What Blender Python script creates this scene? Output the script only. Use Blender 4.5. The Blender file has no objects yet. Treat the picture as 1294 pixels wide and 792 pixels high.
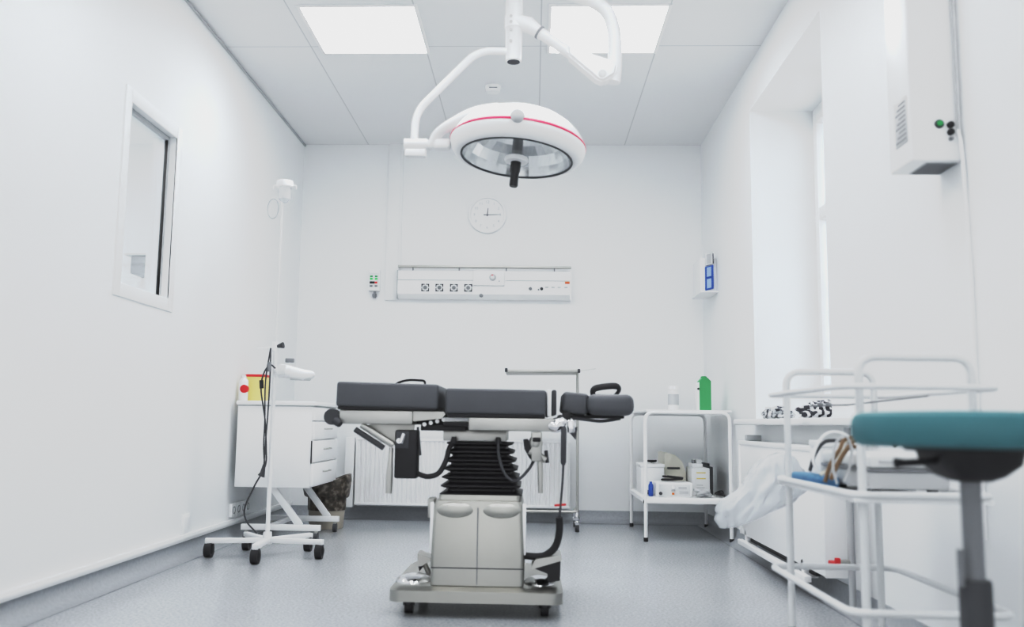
import bpy, bmesh, math, random
from mathutils import Vector, Matrix, noise
R = math.radians
random.seed(7)
scene = bpy.context.scene
COL = scene.collection
XL, XR, YB, YF, H = -1.7685, 1.2478, 6.8458, -1.6, 2.8      # room shell

# ------------------------------------------------------------------ materials
def mat(name, col, rough=.5, metal=0., var=.04, scale=6., bump=0., spec=.5, coat=0., sheen=0.):
    m = bpy.data.materials.new(name); m.use_nodes = True
    nt = m.node_tree; b = nt.nodes['Principled BSDF']
    b.inputs['Roughness'].default_value = rough; b.inputs['Metallic'].default_value = metal
    b.inputs['Specular IOR Level'].default_value = spec
    b.inputs['Coat Weight'].default_value = coat
    tc = nt.nodes.new('ShaderNodeTexCoord'); n = nt.nodes.new('ShaderNodeTexNoise')
    n.inputs['Scale'].default_value = scale; n.inputs['Detail'].default_value = 4
    nt.links.new(tc.outputs['Object'], n.inputs['Vector'])
    mx = nt.nodes.new('ShaderNodeMix'); mx.data_type = 'RGBA'
    mx.inputs['A'].default_value = tuple(c*(1-var) for c in col)+(1,)
    mx.inputs['B'].default_value = tuple(min(1, c*(1+var)) for c in col)+(1,)
    nt.links.new(n.outputs['Fac'], mx.inputs['Factor']); nt.links.new(mx.outputs['Result'], b.inputs['Base Color'])
    if bump:
        bp = nt.nodes.new('ShaderNodeBump'); bp.inputs['Strength'].default_value = bump; bp.inputs['Distance'].default_value = .01
        nt.links.new(n.outputs['Fac'], bp.inputs['Height']); nt.links.new(bp.outputs['Normal'], b.inputs['Normal'])
    return m
def emit(name, col, s):
    m = bpy.data.materials.new(name); m.use_nodes = True; nt = m.node_tree
    b = nt.nodes['Principled BSDF']; b.inputs['Base Color'].default_value = (*col, 1)
    b.inputs['Emission Color'].default_value = (*col, 1); b.inputs['Emission Strength'].default_value = s
    return m
def glassy(name, col=(1, 1, 1), trans=.85, rough=.03):
    """thin clear sheet: mostly see-through, with a fresnel sheen"""
    m = bpy.data.materials.new(name); m.use_nodes = True; nt = m.node_tree; nt.nodes.clear()
    o = nt.nodes.new('ShaderNodeOutputMaterial'); t = nt.nodes.new('ShaderNodeBsdfTransparent'); t.inputs['Color'].default_value = (*col, 1)
    g = nt.nodes.new('ShaderNodeBsdfGlossy'); g.inputs['Roughness'].default_value = rough
    d = nt.nodes.new('ShaderNodeBsdfDiffuse'); d.inputs['Color'].default_value = (.8, .82, .84, 1)
    lw = nt.nodes.new('ShaderNodeLayerWeight'); lw.inputs['Blend'].default_value = .5
    pw = nt.nodes.new('ShaderNodeMath'); pw.operation = 'POWER'; pw.inputs[1].default_value = 5; nt.links.new(lw.outputs['Facing'], pw.inputs[0])
    f = nt.nodes.new('ShaderNodeMath'); f.operation = 'MULTIPLY_ADD'; f.inputs[1].default_value = .94; f.inputs[2].default_value = .03; nt.links.new(pw.outputs[0], f.inputs[0])
    a = nt.nodes.new('ShaderNodeMixShader'); a.inputs['Fac'].default_value = 1-trans
    b = nt.nodes.new('ShaderNodeMixShader')
    nt.links.new(t.outputs[0], a.inputs[1]); nt.links.new(d.outputs[0], a.inputs[2])
    nt.links.new(f.outputs[0], b.inputs['Fac']); nt.links.new(a.outputs[0], b.inputs[1]); nt.links.new(g.outputs[0], b.inputs[2])
    nt.links.new(b.outputs[0], o.inputs['Surface'])
    return m
def ramp_mat(name, kind, stops, scale, rough=.5, dist=0., detail=2., metal=0.):
    m = bpy.data.materials.new(name); m.use_nodes = True; nt = m.node_tree; b = nt.nodes['Principled BSDF']
    b.inputs['Roughness'].default_value = rough; b.inputs['Metallic'].default_value = metal
    tc = nt.nodes.new('ShaderNodeTexCoord'); t = nt.nodes.new(kind); t.inputs['Scale'].default_value = scale
    if kind == 'ShaderNodeTexWave': t.inputs['Distortion'].default_value = dist; t.inputs['Detail'].default_value = detail
    nt.links.new(tc.outputs['Object'], t.inputs['Vector'])
    r = nt.nodes.new('ShaderNodeValToRGB'); e = r.color_ramp.elements
    e[0].position, e[0].color = stops[0][0], (*stops[0][1], 1); e[1].position, e[1].color = stops[-1][0], (*stops[-1][1], 1)
    for p, c in stops[1:-1]:
        x = e.new(p); x.color = (*c, 1)
    nt.links.new(t.outputs['Fac' if 'Fac' in t.outputs else 'Distance'], r.inputs['Fac']); nt.links.new(r.outputs['Color'], b.inputs['Base Color'])
    return m

M = {}
M['wall'] = mat('wall_paint', (.85, .862, .868), .55, var=.012, scale=1.5, spec=.3)
M['tube'] = mat('grey_white_enamel', (.70, .71, .715), .4, var=.02)
M['trim'] = mat('white_trim', (.85, .857, .86), .4, var=.015)
M['white'] = mat('white_enamel', (.87, .873, .875), .35, var=.02)
M['whiteplastic'] = mat('white_plastic', (.86, .865, .868), .42, var=.02)
M['offwhite'] = mat('offwhite_plastic', (.70, .71, .71), .45, var=.03)
M['cream'] = mat('cream_plastic', (.66, .65, .58), .5, var=.05)
M['lightgrey'] = mat('light_grey', (.5, .51, .52), .5)
M['midgrey'] = mat('mid_grey', (.25, .255, .265), .5)
M['darkgrey'] = mat('dark_grey', (.075, .077, .085), .5)
M['black'] = mat('black_rubber', (.022, .021, .025), .5, var=.15)
M['blackgloss'] = mat('black_gloss', (.025, .025, .028), .22)
M['pad'] = mat('pad_vinyl', (.110, .115, .126), .42, var=.10, scale=9, bump=.12)
M['bellows'] = mat('bellows_rubber', (.019, .017, .021), .45, var=.2)
M['steel'] = mat('brushed_steel', (.45, .445, .42), .36, 1., var=.06, scale=3)
M['steelmatt'] = mat('satin_steel', (.50, .495, .475), .42, .85, var=.05, scale=4)
M['chrome'] = mat('chrome', (.75, .75, .76), .12, 1., var=.02)
M['teal'] = mat('teal_vinyl', (.068, .190, .212), .5, var=.10, scale=5, bump=.05)
M['red'] = mat('red_plastic', (.62, .035, .04), .4)
M['redband'] = mat('red_band', (.80, .05, .12), .4)
M['yellow'] = mat('yellow_plastic', (.78, .66, .28), .45)
M['green'] = mat('green_plastic', (.085, .34, .15), .45, var=.08)
M['greenlamp'] = mat('green_lamp', (.05, .33, .12), .3)
M['blue'] = mat('blue_plastic', (.05, .13, .42), .4)
M['paleblue'] = mat('pale_blue', (.36, .48, .72), .4)
M['bluepack'] = mat('blue_pack', (.10, .22, .36), .55, var=.3, scale=20)
M['orange'] = mat('orange_plastic', (.70, .22, .05), .4)
M['brass'] = mat('brown_hose', (.20, .13, .075), .45, var=.3)
M['bin'] = mat('beige_bin', (.50, .46, .40), .45)
M['binbag'] = ramp_mat('dark_bin_bag', 'ShaderNodeTexNoise', [(.3, (.03, .026, .022)), (.5, (.085, .07, .055)), (.7, (.26, .23, .2))], 34, .3)
M['cloth'] = ramp_mat('striped_cloth', 'ShaderNodeTexWave', [(.42, (.03, .03, .04)), (.52, (.7, .71, .73))], 14, .7, 6.)
M['stained'] = ramp_mat('dark_print_film', 'ShaderNodeTexNoise', [(.40, (.04, .04, .05)), (.50, (.62, .64, .66))], 42, .3)
M['pane'] = glassy('window_glass', (.93, .95, .96), .90)
M['lampglass'] = glassy('lamp_glass', (.97, .98, .98), .93)
M['film'] = glassy('plastic_film', (.97, .98, .99), .52, .18)
M['clear'] = glassy('clear_plastic', (.95, .96, .97), .55, .1)
M['reflector'] = mat('lamp_reflector', (.83, .84, .85), .16, 1., var=.03)
M['panel'] = emit('panel_light', (.985, .99, 1.), 12.)
M['panel_fill'] = emit('panel_light_fill', (.985, .99, 1.), 8.)
M['led_g'] = emit('led_green', (.05, .5, .12), .3)
M['led_r'] = emit('led_red', (.6, .03, .03), .3)

def floor_mat():
    m = bpy.data.materials.new('vinyl_floor'); m.use_nodes = True; nt = m.node_tree; b = nt.nodes['Principled BSDF']
    b.inputs['Roughness'].default_value = .33
    tc = nt.nodes.new('ShaderNodeTexCoord')
    n1 = nt.nodes.new('ShaderNodeTexNoise'); n1.inputs['Scale'].default_value = 1.2; n1.inputs['Detail'].default_value = 3
    n2 = nt.nodes.new('ShaderNodeTexNoise'); n2.inputs['Scale'].default_value = 95; n2.inputs['Detail'].default_value = 3
    for n in (n1, n2): nt.links.new(tc.outputs['Object'], n.inputs['Vector'])
    r = nt.nodes.new('ShaderNodeValToRGB'); e = r.color_ramp.elements
    e[0].position = .3; e[0].color = (.36, .375, .395, 1); e[1].position = .68; e[1].color = (.53, .545, .565, 1)
    x = e.new(.5); x.color = (.45, .465, .485, 1)
    nt.links.new(n2.outputs['Fac'], r.inputs['Fac'])
    mx = nt.nodes.new('ShaderNodeMix'); mx.data_type = 'RGBA'; mx.blend_type = 'MULTIPLY'; mx.inputs['Factor'].default_value = .25
    nt.links.new(r.outputs['Color'], mx.inputs['A'])
    r2 = nt.nodes.new('ShaderNodeValToRGB'); r2.color_ramp.elements[0].color = (.75, .75, .76, 1)
    nt.links.new(n1.outputs['Fac'], r2.inputs['Fac']); nt.links.new(r2.outputs['Color'], mx.inputs['B'])
    nt.links.new(mx.outputs['Result'], b.inputs['Base Color'])
    rr = nt.nodes.new('ShaderNodeMapRange'); rr.inputs['To Min'].default_value = .17; rr.inputs['To Max'].default_value = .30; b.inputs['Specular IOR Level'].default_value = .65
    nt.links.new(n1.outputs['Fac'], rr.inputs['Value']); nt.links.new(rr.outputs['Result'], b.inputs['Roughness'])
    return m
M['floor'] = floor_mat()
M['cove'] = mat('vinyl_coving', (.36, .375, .395), .4, var=.18, scale=70)

def ceiling_mat():
    """cassette ceiling: joints every .65 m across the room and 1.85 m along it"""
    m = bpy.data.materials.new('ceiling_cassettes'); m.use_nodes = True; nt = m.node_tree; b = nt.nodes['Principled BSDF']
    b.inputs['Roughness'].default_value = .6
    tc = nt.nodes.new('ShaderNodeTexCoord'); sp = nt.nodes.new('ShaderNodeSeparateXYZ'); nt.links.new(tc.outputs['Object'], sp.inputs[0])
    def line(sock, off, pitch, half):
        a = nt.nodes.new('ShaderNodeMath'); a.operation = 'SUBTRACT'; nt.links.new(sock, a.inputs[0]); a.inputs[1].default_value = off
        p = nt.nodes.new('ShaderNodeMath'); p.operation = 'PINGPONG'; nt.links.new(a.outputs[0], p.inputs[0]); p.inputs[1].default_value = pitch/2
        l = nt.nodes.new('ShaderNodeMath'); l.operation = 'LESS_THAN'; nt.links.new(p.outputs[0], l.inputs[0]); l.inputs[1].default_value = half
        return l.outputs[0]
    l1 = line(sp.outputs['X'], .026, .65, .0035); l2 = line(sp.outputs['Y'], 4.985, 1.86, .004)
    mxm = nt.nodes.new('ShaderNodeMath'); mxm.operation = 'MAXIMUM'; nt.links.new(l1, mxm.inputs[0]); nt.links.new(l2, mxm.inputs[1])
    mx = nt.nodes.new('ShaderNodeMix'); mx.data_type = 'RGBA'
    mx.inputs['A'].default_value = (.80, .806, .812, 1); mx.inputs['B'].default_value = (.60, .605, .61, 1)
    nt.links.new(mxm.outputs[0], mx.inputs['Factor']); nt.links.new(mx.outputs['Result'], b.inputs['Base Color'])
    return m
M['ceiling'] = ceiling_mat()

# ------------------------------------------------------------------ mesh builder
def fillet(pts, rad, n=6):
    pts = [Vector(p) for p in pts]; out = [pts[0]]
    for i in range(1, len(pts)-1):
        a, b, c = pts[i-1], pts[i], pts[i+1]
        d1, d2 = (a-b), (c-b); r = min(rad, d1.length*.49, d2.length*.49)
        p, q = b+d1.normalized()*r, b+d2.normalized()*r
        for k in range(n+1):
            t = k/n; out.append((1-t)**2*p+2*t*(1-t)*b+t*t*q)
    out.append(pts[-1]); return out
def catmull(pts, n=6):
    pts = [Vector(p) for p in pts]; P = [pts[0]*2-pts[1]]+pts+[pts[-1]*2-pts[-2]]; out = []
    for i in range(1, len(P)-2):
        for k in range(n):
            t = k/n; a, b, c, d = P[i-1:i+3]
            out.append(.5*((2*b)+(c-a)*t+(2*a-5*b+4*c-d)*t*t+(3*b-a-3*c+d)*t**3))
    out.append(pts[-1]); return out

class MB:
    def __init__(s): s.bm = bmesh.new()
    def box(s, x0, x1, y0, y1, z0, z1, bev=0., seg=2, M4=None):
        r = bmesh.ops.create_cube(s.bm, size=1.)
        for v in r['verts']:
            v.co = Vector(((x0+x1)/2+v.co.x*(x1-x0), (y0+y1)/2+v.co.y*(y1-y0), (z0+z1)/2+v.co.z*(z1-z0)))
        vs = r['verts']
        if bev:
            es = list({e for v in vs for e in v.link_edges})
            q = bmesh.ops.bevel(s.bm, geom=es, offset=bev, segments=seg, profile=.5, affect='EDGES')
            vs = list({v for f in q['faces'] for v in f.verts} | {v for v in vs if v.is_valid})
            st = list(vs); seen = set(vs)
            while st:
                v = st.pop()
                for e in v.link_edges:
                    w = e.other_vert(v)
                    if w not in seen: seen.add(w); st.append(w)
            vs = list(seen)
        if M4 is not None:
            for v in vs: v.co = M4 @ v.co
        return s
    def rings(s, rings, cap0=True, cap1=True, closed=False):
        L = [[s.bm.verts.new(p) for p in r] for r in rings]; n = len(L[0])
        pairs = list(zip(L, L[1:])) + ([(L[-1], L[0])] if closed else [])
        for a, b in pairs:
            for i in range(n):
                j = (i+1) % n; s.bm.faces.new((a[i], a[j], b[j], b[i]))
        if not closed:
            if cap0: s.bm.faces.new(L[0][::-1])
            if cap1: s.bm.faces.new(L[-1])
        return s
    def tube(s, pts, r=.01, n=10, closed=False, flat=None):
        pts = [Vector(p) for p in pts]; m = len(pts); rs = r if isinstance(r, (list, tuple)) else [r]*m
        rings = []; up = None
        for i in range(m):
            a = pts[(i-1) % m] if closed or i else pts[0]; b = pts[(i+1) % m] if closed or i < m-1 else pts[-1]
            t = (b-a); t = t.normalized() if t.length > 1e-9 else Vector((0, 0, 1))
            if up is None: up = t.orthogonal().normalized()
            up = (up-t*up.dot(t)); up = up.normalized() if up.length > 1e-6 else t.orthogonal().normalized()
            sd = t.cross(up)
            rings.append([pts[i]+(up*math.cos(2*math.pi*k/n)+sd*math.sin(2*math.pi*k/n)*(flat or 1))*rs[i] for k in range(n)])
        return s.rings(rings, closed=closed)
    def cyl(s, p0, p1, r0, r1=None, n=20):
        return s.tube([p0, p1], [r0, r0 if r1 is None else r1], n)
    def lathe(s, prof, c=(0, 0, 0), n=32, ax='z', M4=None, caps=(True, True)):
        c = Vector(c); rings = []
        for r, z in prof:
            ring = []
            for k in range(n):
                a = 2*math.pi*k/n; x, y = max(r, 1e-4)*math.cos(a), max(r, 1e-4)*math.sin(a)
                p = {'z': Vector((x, y, z)), 'y': Vector((x, z, -y)), 'x': Vector((z, x, y))}[ax]
                ring.append((M4 @ (p+c)) if M4 is not None else p+c)
            rings.append(ring)
        return s.rings(rings, *caps)
    def rrect(s, levels, rad=.02, n=4):
        """loft of rounded rectangles: levels of (z, cx, cy, hx, hy)"""
        rings = []
        for z, cx, cy, hx, hy in levels:
            rr = min(rad, hx*.99, hy*.99); ring = []
            for q, (sx, sy) in enumerate(((1, 1), (-1, 1), (-1, -1), (1, -1))):
                for k in range(n+1):
                    a = math.pi/2*(q+k/n); ring.append(Vector((cx+sx*(hx-rr)+rr*math.cos(a), cy+sy*(hy-rr)+rr*math.sin(a), z)))
            rings.append(ring)
        return s.rings(rings)
    def prism(s, poly, axis, a, b):
        """polygon extruded along axis; poly holds the two other coordinates in xyz order"""
        def P(u, v, w): return {'x': (w, u, v), 'y': (u, w, v), 'z': (u, v, w)}[axis]
        return s.rings([[Vector(P(u, v, a)) for u, v in poly], [Vector(P(u, v, b)) for u, v in poly]])
    def sphere(s, c, r, sc=(1, 1, 1), n=16):
        prof = [(r*math.sin(math.pi*k/n), -r*math.cos(math.pi*k/n)) for k in range(n+1)]
        mm = Matrix.Translation(c) @ Matrix.Diagonal((*sc, 1))
        return s.lathe(prof, (0, 0, 0), n+4, 'z', mm)
    def quad(s, *p):
        s.bm.faces.new([s.bm.verts.new(q) for q in p]); return s
    def xf(s, m):
        for v in s.bm.verts: v.co = m @ v.co
        return s
    def build(s, name, m, parent=None, smooth=True, ang=38):
        bmesh.ops.remove_doubles(s.bm, verts=s.bm.verts, dist=1e-6)
        bmesh.ops.recalc_face_normals(s.bm, faces=s.bm.faces)
        if parent is not None:
            off = Vector((0, 0, 0)); p = parent
            while p is not None: off += p.location; p = p.parent
            for v in s.bm.verts: v.co -= off
        me = bpy.data.meshes.new(name); s.bm.to_mesh(me); s.bm.free()
        me.materials.append(m if not isinstance(m, str) else M[m])
        if smooth:
            for p in me.polygons: p.use_smooth = True
            me.set_sharp_from_angle(angle=R(ang))
        o = bpy.data.objects.new(name, me); COL.objects.link(o)
        if parent is not None: o.parent = parent
        return o

def thing(name, label, cat, loc, group=None):
    o = bpy.data.objects.new(name, None); COL.objects.link(o); o.location = loc; o.empty_display_size = .05
    o['label'] = label; o['category'] = cat
    if group: o['group'] = group
    return o
def solo(o, label, cat, group=None):
    """a thing that is one mesh: move its origin to its base centre and describe it"""
    xs = [v.co for v in o.data.vertices]
    c = Vector(((min(v.x for v in xs)+max(v.x for v in xs))/2, (min(v.y for v in xs)+max(v.y for v in xs))/2, min(v.z for v in xs)))
    for v in o.data.vertices: v.co -= c
    o.location = c; o['label'] = label; o['category'] = cat
    if group: o['group'] = group
    return o
def struct(o): o['kind'] = 'structure'; return o
def part_label(o, t): o['label'] = t; return o
def text_mesh(name, items, m, parent, depth=.0006):
    """lettering: items of (string, size, 4x4 placement), joined in one mesh part"""
    bm = bmesh.new()
    for t, size, mw in items:
        c = bpy.data.curves.new('t', 'FONT'); c.body = t; c.size = size; c.align_x = 'CENTER'; c.align_y = 'CENTER'; c.extrude = depth; c.resolution_u = 2
        o = bpy.data.objects.new('t', c); COL.objects.link(o); bpy.context.view_layer.update()
        me = bpy.data.meshes.new_from_object(o.evaluated_get(bpy.context.evaluated_depsgraph_get()))
        me.transform(mw); bm.from_mesh(me); bpy.data.meshes.remove(me); bpy.data.objects.remove(o); bpy.data.curves.remove(c)
    b = MB(); b.bm.free(); b.bm = bm
    return b.build(name, m, parent, smooth=False)

# ------------------------------------------------------------------ room shell
def slab_with_hole(name, X0, X1, y0, y1, z0, z1, hole, m):
    """wall slab in the YZ plane between X0 and X1 with one rectangular opening, as a single closed mesh"""
    hy0, hy1, hz0, hz1 = hole; b = MB(); V = {}
    for x in (X0, X1):
        for k, (y, z) in enumerate(((y0, z0), (y1, z0), (y1, z1), (y0, z1), (hy0, hz0), (hy1, hz0), (hy1, hz1), (hy0, hz1))):
            V[x, k] = b.bm.verts.new((x, y, z))
    for x in (X0, X1):
        for i in range(4):
            j = (i+1) % 4; b.bm.faces.new((V[x, i], V[x, j], V[x, 4+j], V[x, 4+i]))
    for i in range(4):
        j = (i+1) % 4
        b.bm.faces.new((V[X0, i], V[X0, j], V[X1, j], V[X1, i])); b.bm.faces.new((V[X0, 4+i], V[X0, 4+j], V[X1, 4+j], V[X1, 4+i]))
    return struct(b.build(name, m, None, smooth=False))

WIN = (3.843, 4.378, 1.267, 2.075)             # opening of the inner window
REC = (3.95, 5.285, .735, 2.525)               # opening of the window recess
struct(MB().box(XL-3.0, XR+.5, YF-.1, YB+.1, -.1, 0).build('floor', 'floor', None, False))
struct(MB().box(XL-.12, XR+.5, YF-.1, YB+.1, H, H+.1).build('ceiling', 'ceiling', None, False))
struct(MB().box(XL-3.0, XR+.5, YB, YB+.12, 0, H).build('wall_back', 'wall', None, False))
slab_with_hole('wall_left', XL-.12, XL, YF, YB, 0, H, WIN, M['wall'])
slab_with_hole('wall_right', XR, XR+.46, YF, YB, 0, H, REC, M['wall'])
# neighbouring room seen through the inner window
struct(MB().box(XL-3.0, XL-.12, 1.5, YB, 2.8, 2.9).build('ceiling_beyond', 'trim', None, False))
struct(MB().box(XL-3.1, XL-3.0, 1.5, YB, 0, 2.8).build('wall_beyond', 'wall', None, False))
struct(MB().box(XL-3.0, XL-.12, 1.4, 1.5, 0, 2.8).build('wall_beyond_front', 'wall', None, False))

# coved skirtings of floor vinyl
def cove(name, pts, inward):
    """coved strip along pts (two floor points), curved up the wall"""
    a, b = [Vector(p) for p in pts]; n = Vector(inward); b_ = MB()
    prof = [(.0, .0), (.075, .0015), (.05, .006), (.028, .02), (.012, .045), (.006, .085), (.0, .085)]
    b_.rings([[a+n*u+Vector((0, 0, w)) for u, w in prof], [b+n*u+Vector((0, 0, w)) for u, w in prof]])
    return struct(b_.build(name, 'cove'))
cove('baseboard_left', ((XL, YF, 0), (XL, YB, 0)), (1, 0, 0))
cove('baseboard_back', ((XL, YB, 0), (XR, YB, 0)), (0, -1, 0))
cove('baseboard_right', ((XR, YF, 0), (XR, YB, 0)), (-1, 0, 0))
# cable trunking along the foot of the left wall, and the riser on the back wall
struct(MB().box(XL, XL+.022, YF+.02, YB-.02, .085, .118, .003).box(XL+.022, XL+.025, YF+.02, YB-.02, .094, .108, .001).build('trim_1', 'trim'))
struct(MB().box(-1.112, -1.0, YB-.022, YB, 1.6, H, .003).box(-1.02, -1.004, YB-.026, YB-.02, 1.87, H, .002).build('trim_2', 'wall'))
struct(MB().box(XL, XL+.012, YF, YB, H-.016, H-.004).build('trim_3', 'lightgrey', None, False))  # grey strip standing in for the shadow gap along the ceiling edge

# inner window: frame, bead and pane
y0, y1, z0, z1 = WIN; b = MB(); fw = .055
for (a0, a1, c0, c1) in ((y0-fw, y0+.006, z0-fw, z1+fw), (y1-.006, y1+fw, z0-fw, z1+fw), (y0+.006, y1-.006, z0-fw, z0+.006), (y0+.006, y1-.006, z1-.006, z1+fw)):
    b.box(XL-.002, XL+.007, a0, a1, c0, c1, .003)
w1 = struct(b.build('window_1', 'wall'))
b = MB()
for (a0, a1, c0, c1) in ((y0, y0+.018, z0, z1), (y1-.018, y1, z0, z1), (y0+.018, y1-.018, z0, z0+.014), (y0+.018, y1-.018, z1-.02, z1)):
    b.box(XL-.055, XL-.035, a0, a1, c0, c1, .002)
b.build('bead', 'lightgrey', w1)
MB().box(XL-.05, XL-.045, y0+.004, y1-.004, z0+.004, z1-.004).build('pane', 'pane', w1, False)

# outer window in the recess: frame, mullion, transom, panes
y0, y1, z0, z1 = REC; XW = XR+.36; b = MB(); fr = .06
for (a0, a1, c0, c1) in ((y0, y0+fr, z0, z1), (y1-fr, y1, z0, z1), (y0+fr, y1-fr, z0, z0+fr), (y0+fr, y1-fr, z1-fr, z1)):
    b.box(XW, XW+.06, a0, a1, c0, c1, .006)
w2 = struct(b.build('window_2', 'white'))
yt = (y0+y1)/2
b = MB().box(XW-.005, XW+.055, yt-.05, yt+.05, z0+fr, z1-fr, .006); b.build('mullion', 'white', w2)
MB().box(XW-.004, XW+.054, y0+fr, y1-fr, 1.86, 1.93, .006).build('transom', 'white', w2)
for a, c in ((y0+fr, yt-.05), (yt+.05, y1-fr)):
    MB().box(XW+.025, XW+.03, a, c, z0+fr, z1-fr).build('pane', 'pane', w2, False)
    b = MB()
    for (p, q, r_, t_) in ((a, a+.035, z0+fr, z1-fr), (c-.035, c, z0+fr, z1-fr), (a+.035, c-.035, z0+fr, z0+fr+.035), (a+.035, c-.035, z1-fr-.035, z1-fr)): b.box(XW-.008, XW+.045, p-(.006 if p == a and q-p < .1 else 0), q+(.006 if q == c and q-p < .1 else 0), r_-(.006 if t_-r_ < .1 else 0), t_+(.006 if t_-r_ < .1 else 0), .002)
    b.build('sash', 'white', w2)
b = MB().box(XR-.125, XW, y0, y1, .708, .738, .006).box(XR-.125, XR-.001, 3.55, y0+.002, .708, .738, .006); b.build('sill', 'trim', w2)

# ceiling light panels
def ceiling_light(x0, x1, yn, label, m='panel'):
    yf = yn+.6; t = thing('ceiling_light', label, 'ceiling light', ((x0+x1)/2, yn+.3, H), 'ceiling light panels')
    b = MB()
    for (p, q, r_, s_) in ((x0-.012, x0+.006, yn-.012, yf+.012), (x1-.006, x1+.012, yn-.012, yf+.012), (x0+.006, x1-.006, yn-.012, yn+.006), (x0+.006, x1-.006, yf-.006, yf+.012)):
        b.box(p, q, r_, s_, H-.008, H-.0005, .001)
    b.build('frame', 'white', t)
    MB().box(x0+.003, x1-.003, yn+.003, yf-.003, H-.005, H-.0005).build('diffuser', m, t, False)
    return t
ceiling_light(-1.216, -.618, 4.467, 'glowing square ceiling panel on the inner-window side of the surgical lamp column')
ceiling_light(.073, .671, 4.47, 'glowing square ceiling panel behind the bent tube of the surgical lamp arm')
for yn in (2.62, .77):  # panels out of view, added as fill light for the near room
    for x0, x1 in ((-1.216, -.618), (.073, .671)):
        ceiling_light(x0, x1, yn, 'unseen square ceiling panel added to light the near part of the room', 'panel_fill')

# ------------------------------------------------------------------ surgical lamp
sl = thing('surgical_light', 'white domed surgical lamp with red band on ceiling arms over the operating table', 'surgical lamp', (-.095, 3.78, H))
cx, cy = -.095, 3.78
MB().lathe([(.13, H-.001), (.13, H-.03), (.11, H-.055), (.05, H-.07)], (cx, cy, 0)).build('ceiling_mount', 'whiteplastic', sl)
b = MB().lathe([(.036, H-.05), (.036, 2.43), (.039, 2.425), (.039, 2.37), (.035, 2.365), (.0335, 2.225), (.031, 2.222)], (cx, cy, 0)); col_ = b.build('column', 'whiteplastic', sl)
MB().lathe([(.027, 2.2235), (.027, 2.2195)], (cx, cy, 0)).build('end_cap', 'darkgrey', col_)
for z in (2.41, 2.385, 2.35, 2.30): MB().cyl((cx-.012, cy-.0335, z), (cx-.012, cy-.041, z), .0055, n=10).build('bolt', 'lightgrey', col_)
# lamp arm: tube from the column, bending down to the joint
ar = fillet([(cx-.02, cy, 2.268), (-.245, 3.74, 2.256), (-.494, 3.68, 1.965), (-.494, 3.66, 1.84)], .07)
MB().tube(ar, .0155, 12).build('lamp_arm', 'whiteplastic', sl)
jc = Vector((-.487, 3.66, 1.822))
jb = MB().cyl(jc+Vector((-.047, 0, 0)), jc+Vector((.047, 0, 0)), .024, n=22); jb.cyl(jc+Vector((.047, 0, .0)), jc+Vector((.053, 0, 0)), .020, n=22)
jo = jb.build('joint', 'whiteplastic', sl)
MB().box(jc.x-.043, jc.x+.043, jc.y-.018, jc.y+.018, jc.z-.052, jc.z-.021, .005).build('bracket', 'white', jo)
# head
C = Vector((-.070, 3.66, 1.825)); T = Matrix.Translation(C) @ Matrix.Rotation(R(5.2), 4, 'Y') @ Matrix.Rotation(R(-4), 4, 'X')
hd = MB().lathe([(.225, -.062), (.240, -.064), (.256, -.056), (.268, -.040), (.274, -.022), (.2755, -.008), (.270, .006), (.262, .024), (.247, .046), (.222, .072), (.185, .098), (.140, .119), (.09, .133), (.045, .139), (0, .140)], (0, 0, 0), 56, caps=(False, True)).xf(T).build('lamp_head', 'whiteplastic', sl)
MB().lathe([(.2752, -.0075), (.2775, -.0055), (.2755, .0015), (.2705, .0055), (.268, .003)], (0, 0, 0), 56, caps=(False, False)).xf(T).build('red_band', 'redband', hd)
# facetted reflector bowl
b = MB(); prof = [(.2245, -.060), (.212, -.02), (.188, .02), (.15, .05), (.105, .072), (.05, .08), (0., .082)]
b.lathe(prof, (0, 0, 0), 28, caps=(False, True)); b.xf(T); b.build('reflector', 'reflector', hd, smooth=False)
MB().lathe([(.2225, -.0605), (.0, -.0605)], (0, 0, 0), 48, caps=(False, True)).xf(T).build('glass', 'lampglass', hd)
MB().lathe([(.2285, -.060), (.2285, -.066), (.2215, -.066), (.2215, -.060)], (0, 0, 0), 56, caps=(False, False)).xf(T).build('glass_rim', 'darkgrey', hd)
MB().cyl((0, 0, .08), (0, 0, -.056), .022, n=20).xf(T).build('stem', 'midgrey', hd)
MB().lathe([(.018, -.058), (.047, -.060), (.049, -.070), (.045, -.078), (.018, -.080)], (0, 0, 0), 28).xf(T).build('handle_collar', 'whiteplastic', hd)
MB().lathe([(.021, -.079), (.0205, -.12), (.0175, -.125), (.0175, -.178), (.015, -.182)], (0, 0, 0), 20).xf(T).build('handle', 'blackgloss', hd)
kb = MB(); kb.lathe([(.026, .03), (.026, 0), (.025, -.010), (.019, -.019), (.007, -.023)], (0, -.272, .004), 24, 'y'); kb.xf(T); part_label(kb.build('knob', 'lightgrey', hd), 'round grey knob on the front of the dome')
# yoke from joint to dome
yk = [jc+Vector((.05, 0, -.006)), Vector((-.42, 3.655, 1.822)), Vector((-.395, 3.64, 1.862)), Vector((-.33, 3.61, 1.897)), Vector((-.24, 3.585, 1.932)), Vector((-.15, 3.60, 1.952))]
yk = catmull(yk, 6); MB().tube(yk, [.017+.010*(i/len(yk)) for i in range(len(yk))], 12).build('yoke', 'whiteplastic', hd)
MB().box(-.413, -.345, 3.63, 3.68, 1.80, 1.842, .012, 3).build('yoke_joint', 'white', hd)
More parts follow.
